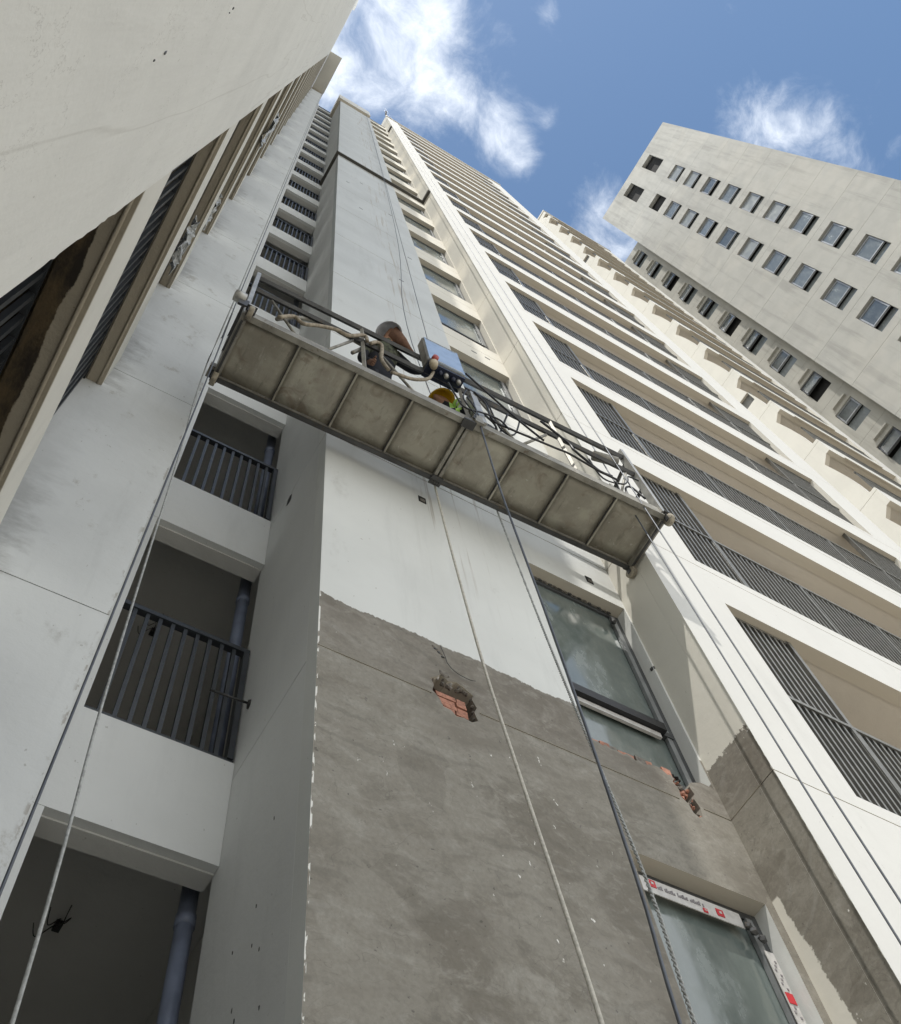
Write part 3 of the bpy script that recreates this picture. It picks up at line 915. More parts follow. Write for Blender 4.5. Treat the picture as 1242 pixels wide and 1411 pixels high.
box("far_end_wall", XE - .12, XE, YF + .142, 5.0, -1.5, ROOF, M['facade'], main)
v, f = tube_geo([(4.25, 2.30, ROOF + .25), (4.25, 2.30, ROOF + 1.6), (4.15, 2.10, ROOF + 1.9)], .06, 6)
hook = mesh("davit_post", v, f, M['steel_d'], None); tag(hook, "short dark hooked post standing on the roof edge above the pilaster", "post")
tag(box("lit_patch_panel", 7.0, 7.75, 2.6, 2.66, 9.1, 9.78, M['film']), "white panel in place of a lit patch behind the balcony railing, second row up on the right", "cloth")  # white panel stands in for a patch of light on the balcony ceiling

# ================================================================== left wing
wing = empty("apartment_wing", (-.8, 0, -1.5),
             "shaded cream wing at left with barred ledges and a bluish white corner pillar", "building")
XW, YP = -.407, 2.99
edge = [(-2.6, -1.5)] + ragged((.865, -1.5), (.865, 2.4), 8, .002, 5)[0:] + ragged((.865, 2.55), (.868, 3.60), 18, .008, 6) + [(.866, 3.9), (.865, ROOF), (-2.6, ROOF)]
prism("wing_wall", 'X', XW - .20, .20, edge, [], M['wing'], wing)
box("wing_wall", XW - 9.0, XW, -3.0, -2.601, -1.5, 84.0, M['wing'], wing)  # unseen tall end of the wing, height added to keep the shaft shaded
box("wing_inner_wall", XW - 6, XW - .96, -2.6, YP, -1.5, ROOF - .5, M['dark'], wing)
for (yy, zz, s) in ((.27, 2.90, .014), (.29, 2.78, .008), (.10, 3.95, .010), (.12, 3.90, .006)):
    lump("paint_fleck", (XW + .001, yy, zz), (.003, s * .7, s * 1.6), M['steel_d'], wing, int(zz * 100))
for k in range(-1, KTOP):
    z0 = 4.36 + H * k + .004; z1 = 4.36 + H * (k + 1) - .004
    if k == -1: z0 = -1.5
    z1 = min(z1, 59.5)
    if z1 < z0: continue
    box("pillar_panel", XW - .9, .272, YP, YP + .16, z0, z1, M['pillar'], wing)
    box("pillar_joint", XW - .89, .269, YP + .005, YP + .155, z0 - .012, z0 + .002, M['joint'], wing)
box("pillar_core", XW - .88, .268, YP + .161, 3.72, -1.5, 59.4, M['inner'], wing)
stuff = []
for k in range(-1, KTOP - 1):
    zb = 3.94 + H * k; zt = 4.60 + H * k
    low = k == 0
    dx = .185 if low else .115
    ya = .866
    v, f = box_geo(XW - dx, XW, ya, YP - .001, zb, zt)
    box("ledge_band", XW - .08, XW, ya, YP - .001, zb + .02, zt, M['band'], wing)
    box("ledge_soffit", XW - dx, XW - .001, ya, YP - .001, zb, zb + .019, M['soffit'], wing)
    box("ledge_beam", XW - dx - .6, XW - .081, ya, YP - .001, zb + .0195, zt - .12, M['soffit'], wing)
    tube("drip_rib", spline([(XW - .030, ya, zb - .004), (XW - .032, 1.5, zb - .005), (XW - .028, 2.2, zb - .004), (XW - .030, YP - .002, zb - .004)], 3), .010, M['soffit'], wing, 6)
    # barred screen standing on the ledge below and reaching this soffit
    xb = XW - dx - .01
    r = empty_part("ledge_screen", wing, (xb, ya, zb - 2.4))
    zs = zb - 2.50
    box("top_rail", xb - .03, xb, ya, YP - .002, zb - .03, zb - .002, M['rail'], r)
    box("mid_rail", xb - .034, xb - .004, ya, YP - .002, zs + 1.1, zs + 1.13, M['rail'], r)
    n = int((YP - ya) / .105)
    for i in range(n):
        yy = ya + .05 + i * .105
        if k < 9: box("bar", xb - .03, xb - .005, yy, yy + .030, zs, zb - .031, M['rail'], r)
        else: stuff.append((xb - .03, xb - .005, yy, yy + .030, zs, zb - .031))
joined_boxes("bar", stuff, M['rail'], wing, 'stuff')
box("roof_box", XW - .01, .33, .72, 2.94, 59.0, 60.4, M['band'], wing)
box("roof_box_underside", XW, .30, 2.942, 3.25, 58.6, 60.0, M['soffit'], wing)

rp = random.Random(12)


def crumple(name, c, s, label, seed):
    r_ = random.Random(seed)
    n = 11; v, f = [], []
    for i in range(n):
        for j in range(n):
            a = (i / (n - 1) - .5); b = (j / (n - 1) - .5)
            v.append((c[0] + r_.uniform(-.5, .5) * s[0] + .4 * s[0] * math.sin(a * 9 + b * 5), c[1] + a * s[1] + r_.uniform(-.05, .05) * s[1],
                      c[2] + b * s[2] * (1 - .5 * abs(a)) + r_.uniform(-.08, .08) * s[2]))
    for i in range(n - 1):
        for j in range(n - 1):
            f.append((i * n + j, i * n + j + 1, (i + 1) * n + j + 1, (i + 1) * n + j))
    o = mesh(name, v, f, M['poly'], None)
    sol = o.modifiers.new("thickness", 'SOLIDIFY'); sol.thickness = .004
    tag(o, label, "plastic sheet", "plastic sheets caught on the ledges")
    return o


crumple("plastic_sheet", (-.40, 2.10, 8.45), (.05, .42, .75), "crumpled clear plastic sheet on a ledge of the wing, lowest of the three sheets", 1)
crumple("plastic_sheet", (-.42, 2.25, 11.0), (.05, .40, .85), "crumpled clear plastic sheet one storey above the largest one, tucked behind the ledge band", 2)
crumple("plastic_sheet", (-.40, 1.80, 17.0), (.06, .50, 2.2), "pale plastic sheet fluttering high on the upper ledges of the wing", 3)

# ================================================================== far block beyond the gap
far_b = empty("apartment_block", (18, 4, -1.5), "cream neighbouring block seen end-on between the balcony facade and the grey tower", "building")
XF, YG = 15.6, 2.22
sb = []
for k in range(-1, KTOP):
    o_ = .0
    j0 = 4.42 + H * k + .006; j1 = 4.42 + H * (k + 1) - .006
    zo0, zo1 = 4.555 + H * k, 6.85 + H * k
    if k == KTOP - 1: j1 = ROOF; zo1 = ROOF - .7
    # front plates: fascia that turns the corner, pier at the far end
    prism("front_panel", 'Y', YG, .14, [(XF, j0), (20.8, j0), (20.8, j1), (XF, j1), (XF, zo1), (20.2, zo1), (20.2, zo0), (XF, zo0)], [], M['facade'], far_b)
    y1 = 5.5
    holes = []
    if k in (7, 14): holes = [rect(2.50, 3.4, zo0 + .75, zo0 + 1.35)]
    # flank plate with its haunched upper corner under each fascia
    arc = [(YG + .141 + .24 * (1 - math.cos(t * math.pi / 2)) + .04, zo0 + .05 + (zo1 - zo0) * (t)) for t in [i / 8 for i in range(9)]]
    outl = [(YG + .141, j0), (y1, j0), (y1, j1), (YG + .141, j1), (YG + .141, zo1)] + [(p[0], p[1]) for p in reversed(arc[:-1])] + [(YG + .141, zo0)]
    prism("flank_panel", 'X', XF + .004, .14, outl, holes, M['facade'], far_b)
    if holes: box("vent_louver", XF + .08, XF + .12, 2.45, 3.5, zo0 + .7, zo0 + 1.4, M['rail_far'], far_b)
    box("joint", XF + .02, XF + .13, YG + .15, y1, j0 - .016, j0 + .004, M['mortar'], far_b)
    box("floor_slab", XF + .15, 20.7, YG + .142, 5.4, zo1 + .05, zo1 + .45, M['cream'], far_b)
    box("back_wall", XF + .15, 20.7, 3.3, 3.4, zo0 - .1, zo1 + .048, M['cream'], far_b)
    box("ledge", XF + .5, 19.6, YG - .035, YG - .003, zo1 - .05, zo1 - .0, M['facade'], far_b)
    box("top_rail", XF + .15, 20.19, YG + .03, YG + .08, zo0 + 1.1, zo0 + 1.14, M['rail_far'], far_b)
    for i in range(56):
        xx = XF + .17 + i * .08
        sb.append((xx, xx + .025, YG + .04, YG + .07, zo0 + .001, zo0 + 1.099))
joined_boxes("bar", sb, M['rail_far'], far_b, 'stuff')
box("coping", XF - .04, 20.85, YG - .04, 5.6, ROOF + .002, ROOF + .2, M['facade'], far_b)
tag(tube("antenna", [(19.6, 3.0, ROOF + .2), (19.6, 3.0, ROOF + 6.5)], .02, M['steel_d'], None, 5), "thin antenna mast on the roof of the far cream block", "antenna")

# ================================================================== grey tower at the right
tow = empty("tower_block", (26, -2, -1.5), "bare concrete tower at top right with two columns of square windows", "building")
XT = 21.7
YT0, YT1 = -6.94, .79
TZ = 68.9


def tilt(o, pivot, a):
    """swing an object about the Y axis through a world pivot (sash hung at its head)"""
    pl_ = parent_origin(o.parent)
    w_ = Vector((o.location.x + pl_[0], o.location.y + pl_[1], o.location.z + pl_[2])) - Vector(pivot)
    q = Matrix.Rotation(a, 3, 'Y') @ w_ + Vector(pivot)
    o.location = (q.x - pl_[0], q.y - pl_[1], q.z - pl_[2]); o.rotation_euler = (0, a, 0)


def tower_window(x, y0, y1, z1, z0, split, dark, parent, kk):
    w = empty_part("window", parent, (x + .13, y0, z0))
    if dark:
        box("room", x + .32, x + .36, y0 - .02, y1 + .02, z0 - .02, z1 + .02, M['dark'], w); return
    zs = z1 - split
    t = .06
    f_ = joined_boxes("frame", [(x + .08, x + .14, y0 + .02, y0 + .02 + t, zs, z1 - .12), (x + .08, x + .14, y1 - .02 - t, y1 - .02, zs, z1 - .12),
                           (x + .082, x + .14, y0 + .02 + t, y1 - .02 - t, z1 - .12 - t, z1 - .12), (x + .06, x + .14, y0 + .02 + t, y1 - .02 - t, zs, zs + t)], M['frame_l'], w)
    p_ = box("pane", x + .11, x + .12, y0 + .02 + t, y1 - .02 - t, zs + t, z1 - .12 - t, random.choice((M['glass_t'], M['glass_t'], M['glass_t2'], M['glass_t3'])), w)
    a_ = random.choice((0, 0, .02, .03, .05))
    for q_ in (f_, p_): tilt(q_, (x + .14, y0, z1 - .12), a_)
    box("lower_panel", x + .19, x + .20, y0 + .001, y1 - .001, z0 + .001, zs - .002, M['glass_t'], w)
    box("room", x + .26, x + .28, y0 - .02, y1 + .02, z0 - .02, z1 + .02, M['dark'], w)


for k in range(-8, 11):
    top = 34.4 + H * k
    g0 = top + .58 + .008; g1 = g0 + H - .016         # plate of the storey above this window row
    g0m = g0 - H
    hs = []
    for (ya, yb, c_) in ((-4.52, -3.54, 1), (-2.41, -1.41, 2)):
        if k <= 9: hs.append(rect(ya, yb, top - 1.97, top)); tower_window(XT, ya, yb, top, top - 1.97, 1.35, c_ == 2 and k == 9, tow, k)
    za = g0m if k > -8 else -1.5
    if k == 10: continue
    prism("wall_panel", 'X', XT, .25, rect(YT0, YT1, za, g1 - H), hs, M['tower'], tow)
    box("joint", XT + .012, XT + .2, YT0 + .01, YT1 - .01, g1 - H - .004, g1 - H + .02, M['joint'], tow)
zt_ = 34.4 + H * 9 + .588
hs = [rect(-4.56, -3.56, 64.3, 67.5), rect(-2.30, -1.30, 64.3, 67.6)]
prism("wall_panel", 'X', XT, .25, rect(YT0, YT1, zt_, TZ), hs, M['tower'], tow)
for h_ in hs:
    tower_window(XT, h_[0][0], h_[1][0], h_[2][1], h_[0][1], 1.3, True, tow, 0)
box("tower_core", XT + .42, 32, YT0 + .01, YT1 - .01, -1.5, TZ - .4, M['tower'], tow)
box("end_wall", XT + .251, XT + .43, YT0, YT0 + .2, -1.5, TZ, M['tower'], tow)
box("end_wall", XT + .251, XT + .43, YT1 - .2, YT1, -1.5, TZ, M['tower'], tow)
# recessed strip
XR = XT + .42
for k in range(-8, 7):
    top = 41.36 + H * k
    za = top - 2.2; zb_ = za + H - .012
    if k == 6: zb_ = 61.0
    if k == -8: za = -1.5
    ya, yb = 1.14, 2.06
    prism("recess_panel", 'X', XR, .22, rect(YT1 + .001, 5.0, za, zb_), [rect(ya, yb, top - 1.56, top)], M['tower2'], tow)
    box("joint", XR + .01, XR + .2, YT1 + .01, 4.9, zb_ - .004, zb_ + .016, M['mortar'], tow)
    w = empty_part("window", tow, (XR + .1, ya, top - 1.56))
    zs = top - .85
    f_ = joined_boxes("frame", [(XR + .04, XR + .09, ya + .02, ya + .08, zs, top - .02), (XR + .04, XR + .09, yb - .08, yb - .02, zs, top - .02),
                           (XR + .042, XR + .09, ya + .08, yb - .08, top - .08, top - .02), (XR + .0, XR + .09, ya + .08, yb - .08, zs, zs + .06)], M['frame_l' if k % 2 else 'frame'], w)
    p_ = box("pane", XR + .07, XR + .08, ya + .08, yb - .08, zs + .06, top - .08, random.choice((M['glass_t'], M['glass_t2'])), w)
    a_ = random.choice((.03, .08, .12, .16))
    for q_ in (f_, p_): tilt(q_, (XR + .09, ya, top - .02), a_)
    if k % 3 != 1: box("pane", XR + .12, XR + .13, ya, yb, top - 1.56, zs, M['glass_t'], w)
    box("room", XR + .2, XR + .21, ya - .02, yb + .02, top - 1.6, top + .02, M['dark'], w)
    box("window_hood", XR - .12, XR - .001, ya + .05, yb - .15, top + .22, top + .30, M['tower2'], tow)
box("recess_core", XR + .23, 32, YT1 + .3, 5.0, -1.5, 60.6, M['tower2'], tow)

# ================================================================== suspended platform
PX, PY, PZ = .25, 2.03, 7.10
LEN, WID = 3.89, .56
ang = math.atan2(1.90 - 2.03, 4.14 - .25)
plat = empty("suspended_platform", (PX, PY, PZ), "long suspended work platform of stained steel plates hanging against the facade", "work platform", rz=ang)
ca, sa = math.cos(ang), math.sin(ang)


def pl(name, fn_geo, mat, smooth=False):
    v, f = fn_geo
    me = bpy.data.meshes.new(name); me.from_pydata([tuple(p) for p in v], [], f)
    bm = bmesh.new(); bm.from_mesh(me); bmesh.ops.recalc_face_normals(bm, faces=bm.faces[:]); bm.to_mesh(me); bm.free()
    if smooth:
        for p in me.polygons: p.use_smooth = True
    return link(name, me, mat, plat)


def toworld(l, w, h): return (PX + l * ca - w * sa, PY + l * sa + w * ca, PZ + h)


def tolocal(p):
    dx, dy = p[0] - PX, p[1] - PY
    return (dx * ca + dy * sa, -dx * sa + dy * ca, p[2] - PZ)


def pbox(name, l0, l1, w0, w1, h0, h1, mat): return pl(name, box_geo(l0, l1, w0, w1, h0, h1), mat)


def pbar(name, a, b, r, mat, n=4): return pl(name, tube_geo([a, b], r, n), mat, n > 5)


pw = LEN / 8
for i in range(8):
    l0, l1 = i * pw + .006, (i + 1) * pw - .006
    nx_, ny_ = 6, 5
    v, f = [], []
    rq = random.Random(60 + i)
    for a in range(nx_ + 1):
        for b in range(ny_ + 1):
            ed = a in (0, nx_) or b in (0, ny_)
            v.append((l0 + (l1 - l0) * a / nx_, .03 + (WID - .06) * b / ny_, .018 + (0 if ed else rq.uniform(-.007, .004))))
    for a in range(nx_):
        for b in range(ny_):
            s = a * (ny_ + 1) + b; f.append((s, s + 1, s + ny_ + 2, s + ny_ + 1))
    o = pl("floor_panel", (v, f), M['plate'], True)
    so = o.modifiers.new("thickness", 'SOLIDIFY'); so.thickness = .004; so.offset = 1
for i in range(9):
    l = i * pw
    if i == 4:
        pbox("crossbar", l - .034, l - .008, .032, WID - .032, -.028, .012, M['steel'])
        pbox("crossbar", l + .008, l + .034, .032, WID - .032, -.028, .012, M['steel'])
        continue
    if i in (0, 8):
        q = .0 if i == 0 else LEN - .05
        pbox("end_beam", q, q + .05, .032, WID - .032, -.04, .06, M['steel'])
        pbox("end_lip", q + .012, q + .03, .034, WID - .034, -.052, -.041, M['steel_d'])
        continue
    pbox("crossbar", l - .002, l + .012, .032, WID - .032, -.010, .012, M['plate'])
    pbox("seam_flange", l - .010, l - .003, .032, WID - .032, -.004, .012, M['steel_d'])
pbox("side_beam", 0, LEN, 0, .028, .0, .15, M['steel'])
pbox("side_lip", 0, LEN, -.018, .03, -.022, -.002, M['steel'])
pbox("side_beam", 0, LEN, WID - .028, WID, -.02, .13, M['steel'])
pbox("side_lip", 0, LEN, WID - .03, WID + .01, -.034, -.021, M['steel_d'])
# outer guard rails (towards the street) and lower inner ones
RT, RM = 1.27, .87
for w, t, mm in ((.014, RT, RM), (WID - .014, 1.0, .55)):
    pbar("top_rail", (0, w, t), (LEN, w, t), .026, M['steel_d'])
    pbar("mid_rail", (0.03, w, mm), (LEN - .03, w, mm), .024, M['steel_d'])
    for l in ((1.03, 1.98, 3.02) if w < .1 else (.97, 1.95, 2.92)):
        pbar("post", (l, w, .14), (l, w, t - .02), .02, M['steel'] if w < .1 else M['steel_d'])
for l, h1, h0 in ((.0, 1.33, .0), (LEN - .03, 1.42, .06)):
    pl("end_post", box_geo(l, l + .035, -.022, .05, h0, h1), M['steel_l'])
    pl("end_post", box_geo(l, l + .035, WID - .05, WID, h0 + .1, h1 - .3), M['steel_l'])
    pbar("end_rail", (l + .015, .04, RT - .1), (l + .015, WID - .04, .98), .02, M['steel_d'])
    pbar("end_rail", (l + .015, .04, .6), (l + .015, WID - .04, .55), .02, M['steel_d'])
for a, b in (((0.446, 2.023, 7.931), (0.704, 2.015, 7.27)), ((0.946, 2.007, 7.27), (1.194, 1.998, 7.93)), ((1.45, 1.99, 7.93), (1.75, 1.98, 7.27)),
             ((2.75, 1.94, 7.27), (3.14, 1.933, 7.93)), ((3.764, 1.913, 7.3), (4.02, 1.902, 7.95)), ((2.45, 1.95, 7.93), (2.7, 1.95, 7.27))):
    pbar("brace", tolocal((a[0], a[1] + .03, a[2])), tolocal((b[0], b[1] + .03, b[2])), .013, M['steel'], 6)


def wheel(c, r, w, mat=M['castor']):
    return lathe_local("castor_wheel", [(r * .5, -w / 2), (r * .95, -w / 2), (r, -w / 4), (r, w / 4), (r * .95, w / 2), (r * .5, w / 2)], mat, c)


def lathe_local(name, prof, mat, base, axis='X', n=18):
    v, f = [], []
    for r, h in prof:
        for k in range(n):
            q = 2 * math.pi * k / n
            a, b = r * math.cos(q), r * math.sin(q)
            v.append({'X': (base[0] + h, base[1] + a, base[2] + b), 'Y': (base[0] + a, base[1] + h, base[2] + b), 'Z': (base[0] + a, base[1] + b, base[2] + h)}[axis])
    for i in range(len(prof) - 1):
        for k in range(n):
            k2 = (k + 1) % n
            f.append((i * n + k, i * n + k2, (i + 1) * n + k2, (i + 1) * n + k))
    f.append(tuple(range(n))); f.append(tuple((len(prof) - 1) * n + k for k in range(n)))
    return pl(name, (v, f), mat, True)


for (l, w, h) in ((.05, -.035, -.02), (LEN + .0, -.01, -.07), (LEN - .02, WID + .0, -.07), (.02, WID - .02, -.07)):
    wheel((l, w, h), .055, .042)
    pbox("castor_fork", l - .028, l - .021, w - .02, w + .02, h - .02, h + .08, M['steel_d'])
    pbox("castor_fork", l + .021, l + .028, w - .02, w + .02, h - .02, h + .08, M['steel_d'])
    pbox("castor_plate", l - .04, l + .04, w - .035, w + .035, h + .081, h + .092, M['steel_d'])
lathe_local("guide_roller", [(.02, -.05), (.045, -.045), (.05, 0), (.045, .045), (.02, .05)], M['steel_l'], (-.06, -.03, .28), 'X')
pbox("roller_bracket", -.06, .02, -.035, -.015, .12, .27, M['steel_d'])
pbox("rope_guide", -.045, .012, WID - .08, WID + .02, .02, .10, M['steel'])
pbox("clamp", LEN / 2 - .05, LEN / 2 + .05, WID - .05, WID + .03, -.055, -.035, M['steel_d'])
pbox("clamp", LEN / 2 - .055, LEN / 2 + .055, -.035, .04, -.05, -.024, M['steel_d'])
pbox("clamp", LEN / 2 + .04, LEN / 2 + .12, -.05, -.019, -.03, .12, M['steel'])
for i in range(4):
    lathe_local("bolt", [(.008, 0), (.008, .02)], M['steel_d'], (LEN / 2 - .035 + .023 * i, WID + .0, -.075), 'Z', 8)


def hoist(l, w, h, s=1.0):
    lathe_local("hoist_motor", [(.03 * s, 0), (.075 * s, .01), (.08 * s, .03), (.08 * s, .2 * s), (.06 * s, .24 * s)], M['steel'], (l, w, h), 'Z', 18)
    pbox("hoist_gearbox", l - .09 * s, l + .09 * s, w - .07 * s, w + .07 * s, h - .16 * s, h - .005, M['steel_l'])
    lathe_local("hoist_drum", [(.03 * s, -.05), (.10 * s, -.05), (.10 * s, -.03), (.07 * s, -.025), (.07 * s, .025), (.10 * s, .03), (.10 * s, .05), (.03 * s, .05)], M['steel_d'], (l + .14 * s, w, h - .08 * s), 'Y', 18)
    pbox("hoist_bracket", l + .03, l + .06, w - .10, w + .10, h - .20, h + .35, M['steel_l'])


hoist(3.62, .26, .42, 1.0)
hoist(.20, .30, .40, .9)
hoist(2.12, .12, .45, .85)
pl("hoist_frame", box_geo(2.06, 2.12, -.03, .05, .1, .82), M['steel_l'])
pl("tool_roll", tube_geo([(3.55, .10, 1.18), (3.80, .06, 1.2)], .05, 12), M['steel'], True)
# control box hung outside the rail
cb = pl("control_box", box_geo(0, .38, 0, .10, 0, .68), M['steel'])
bm = bmesh.new(); bm.from_mesh(cb.data); bmesh.ops.bevel(bm, geom=bm.edges[:], offset=.006, segments=2, affect='EDGES'); bm.to_mesh(cb.data); bm.free()
cl_ = tolocal((1.855, 1.875, 8.0))
cb.location = cl_


def cbp(name, geo, mat, smooth=False):
    me = bpy.data.meshes.new(name); me.from_pydata([tuple(p) for p in geo[0]], [], geo[1])
    if smooth:
        for p in me.polygons: p.use_smooth = True
    return link(name, me, mat, cb)


cbp("door", box_geo(.012, .368, -.012, -.001, .014, .666), M['boxface'])
cbp("door_rim", box_geo(.03, .350, -.0155, -.0125, .03, .045), M['steel_l'])
cbp("door_rim", box_geo(.03, .350, -.0155, -.0125, .635, .65), M['steel_l'])
cbp("base_plate", box_geo(.008, .372, .004, .15, -.05, -.001), M['blue'])
for i, (xx, mt) in enumerate(((.14, M['blue']), (.20, M['steel_l']), (.27, M['blue']), (.325, M['steel_l']))):
    cbp("socket", tube_geo([(xx, .05, -.051), (xx, .05, -.10)], [.024, .02], 12), mt, True)
cbp("knob", tube_geo([(.05, -.0, -.0), (.05, -.03, -.01), (.05, -.055, -.02)], [.018, .032, .028], 14), M['knob_red'], True)
cbp("plug", tube_geo([(.05, .01, -.01), (.05, .0, -.06), (.05, .01, -.13)], [.03, .042, .030], 14), M['knob_beige'], True)

# things lying on or wound round the platform
def line_thing(name, pts, r, mat, label, cat, group=None, n=8, k=6):
    o = tube(name, spline(pts, k), r, mat, None, n); tag(o, label, cat, group); return o


HG = "beige hoses looped over the platform rail"
line_thing("hose", [(0.517, 1.991, 7.345), (0.631, 1.987, 7.562), (0.717, 1.984, 7.491), (0.851, 1.98, 7.649), (1.002, 1.975, 7.779), (1.119, 1.971, 7.787), (1.271, 1.966, 8.026), (1.298, 1.965, 7.897)],
           .017, M['hose'], "beige hose hanging along the left half of the platform rail", "hose", HG, 10)
line_thing("hose", [(1.327, 1.964, 7.873), (1.387, 1.962, 7.999), (1.437, 1.96, 7.988), (1.432, 1.96, 7.794), (1.42, 1.961, 7.581), (1.442, 1.96, 7.455), (1.475, 1.959, 7.364)],
           .017, M['hose'], "beige hose bent down over the rail in front of the worker in grey helmet", "hose", HG, 10)
line_thing("hose", [(1.50, 1.959, 7.34), (1.592, 1.955, 7.375), (1.663, 1.953, 7.403), (1.757, 1.95, 7.492), (1.873, 1.946, 7.676), (1.94, 1.942, 7.93)],
           .015, M['hose'], "beige hose running up to the plug of the control box", "hose", HG, 10)
line_thing("hose", [(0.525, 2.071, 7.564), (0.70, 2.065, 7.9), (0.96, 2.056, 8.10), (1.082, 2.052, 8.067), (1.224, 2.047, 8.03), (1.303, 2.045, 7.962), (1.199, 2.048, 7.647)],
           .018, M['steel'], "greyish hose looped behind the rail above the beige ones", "hose", HG, 10)
CG = "black cables tangled on the platform"
line_thing("cable", [(2.06, 1.919, 7.76), (2.103, 1.918, 7.459), (2.156, 1.916, 7.274), (2.346, 1.91, 7.364), (2.509, 1.904, 7.391), (2.574, 1.902, 7.254)], .008, M['black'],
           "black cable looping below the control box", "cable", CG)
line_thing("cable", [(2.341, 1.92, 7.902), (2.43, 1.917, 7.714), (2.437, 1.917, 7.331), (2.616, 1.911, 7.323), (2.781, 1.905, 7.349), (3.073, 1.896, 7.405), (3.223, 1.891, 7.434), (3.5, 1.881, 7.352), (3.70, 1.877, 7.36)], .010, M['black'],
           "black cable trailing along the outer beam to the right hand hoist", "cable", CG)
line_thing("cable", [(2.30, 1.90, 8.30), (2.50, 1.89, 7.95), (2.75, 1.89, 7.62), (2.95, 1.89, 7.42)], .010, M['black'], "thick black cable slanting down right from the middle hoist", "cable", CG)
line_thing("cable", [(3.05, 1.89, 8.0), (3.282, 1.889, 7.759), (3.317, 1.887, 7.609), (3.423, 1.884, 7.461), (3.512, 1.881, 7.352), (3.642, 1.877, 7.381)], .012, M['black'],
           "black cable dropping from the mid rail near the right hand end", "cable", CG)
line_thing("cable", [(2.223, 1.914, 7.6), (2.275, 1.912, 7.334), (2.211, 1.914, 7.10), (2.248, 1.913, 7.2), (2.16, 1.90, 7.45), (2.23, 1.90, 7.75)], .007, M['black'],
           "thin black cable knotted at the middle clamp of the platform", "cable", CG)
# more tangle round the middle and right hand hoists
rc = random.Random(21)
for i, (l0, l1, h0, h1, lb) in enumerate(((2.02, 2.55, .30, .95, "black cable arching from the control box socket over the middle hoist"),
                                      (2.10, 2.42, .15, .70, "black cable coiled tight against the middle hoist frame"),
                                      (3.30, 3.85, .25, .75, "black cable slack between mid rail and right hand hoist"),
                                      (3.45, 3.80, .12, .5, "black cable looped low around the right hand hoist"))):
    pts_ = [toworld(l0 + (l1 - l0) * t / 5, rc.uniform(-.03, .06), h0 + (h1 - h0) * (math.sin(t * 1.3 + i) * .5 + .5) + rc.uniform(-.05, .05)) for t in range(6)]
    line_thing("cable", pts_, .008 + .002 * (i % 2), M['black'], lb, "cable", CG)
# rubbish on the deck, right half
dm = {'black': M['black'], 'steel': M['steel'], 'hose': M['hose'], 'steel_l': M['steel_l'], 'film': M['film'], 'steel_d': M['steel_d']}
names = [("film_bundle", "film", "white plastic bundle stuffed beside the right hand hoist"), ("paint_pot", "steel_d", "small dark pot on the deck right of the middle hoist"), ("rag", "hose", "beige rag bundled against the outer beam right of the middle"), ("bucket_lid", "steel_l", "pale lid leaning near the right hoist"),
         ("tool_bag", "black", "black tool bag on the deck just left of the right hoist"), ("mortar_bag", "steel", "grey half empty mortar bag on the deck between the middle and right hoists")]
for i, (nm, mt, lb) in enumerate(names):
    wx = toworld((3.40, 2.62, 3.0, 3.52, 3.25, 2.80)[i], .12, (.24, .17, .17, .3, .2, .17)[i])
    o = lump(nm, wx, ((.12, .07, .10), (.06, .06, .08), (.13, .07, .07), (.10, .03, .09), (.10, .07, .09), (.14, .08, .07))[i], dm[mt], None, 500 + i); tag(o, lb, nm.replace('_', ' '))

# ================================================================== ropes
def rope(pts, r, mat, label, cat="rope", group=None, n=6):
    o = tube("rope", spline(pts, 6), r, mat, None, n); o.name = "rope"; tag(o, label, cat, group); return o


SG = "steel wire ropes carrying the platform"
rope([(3.90, 2.016, ROOF + .3), (3.90, 2.016, 30), (3.90, 2.016, 8), (3.90, 2.016, -1.4)], .0065, M['wire'], "inner steel wire rope at the right end, dropping close beside the pilaster edge", "wire rope", SG)
rope([(3.90, 1.905, ROOF + .3), (3.90, 1.905, 30), (3.90, 1.905, 8), (3.90, 1.905, -1.4)], .0065, M['wire'], "outer steel wire rope at the right end, crossing the white pilaster", "wire rope", SG)
rope([(.205, 2.32, ROOF + .3), (.205, 2.32, 30), (.205, 2.30, 9), (.195, 2.16, 7.4), (.20, 2.10, 5), (.20, 2.08, -1.4)], .005, M['wire'], "left end steel wire rope running down along the pillar edge", "wire rope", SG)
rope([(.16, 2.2, ROOF + .3), (.16, 2.2, 30), (.17, 2.15, 9), (.20, 2.55, 7.1), (.24, 2.35, 5), (.275, 2.12, 2.72), (.31, 1.98, 1.46), (.36, 1.9, -1.4)], .0055, M['grey_rope'], "pale rope from the left end swinging out in front of the landing railings", "rope")
rope([(2.23, 2.56, 7.05), (2.205, 2.50, 5.9), (2.17, 2.40, 4.43), (2.09, 2.24, 3.35), (1.98, 2.04, 2.2), (1.93, 1.96, 1.6), (1.85, 1.85, .5), (1.8, 1.8, -1.4)], .0085, M['white_rope'], "white rope hanging across the bare cement wall from the middle of the platform", "rope", None, 8)
rope([(2.30, 1.93, 7.6), (2.285, 1.96, 6.0), (2.29, 1.95, 4.0), (2.275, 1.955, 2.6), (2.25, 1.97, 1.7), (2.25, 1.97, -1.4)], .0072, M['wire'], "thick black cable hanging from the middle hoist past the window", "cable", None, 8)
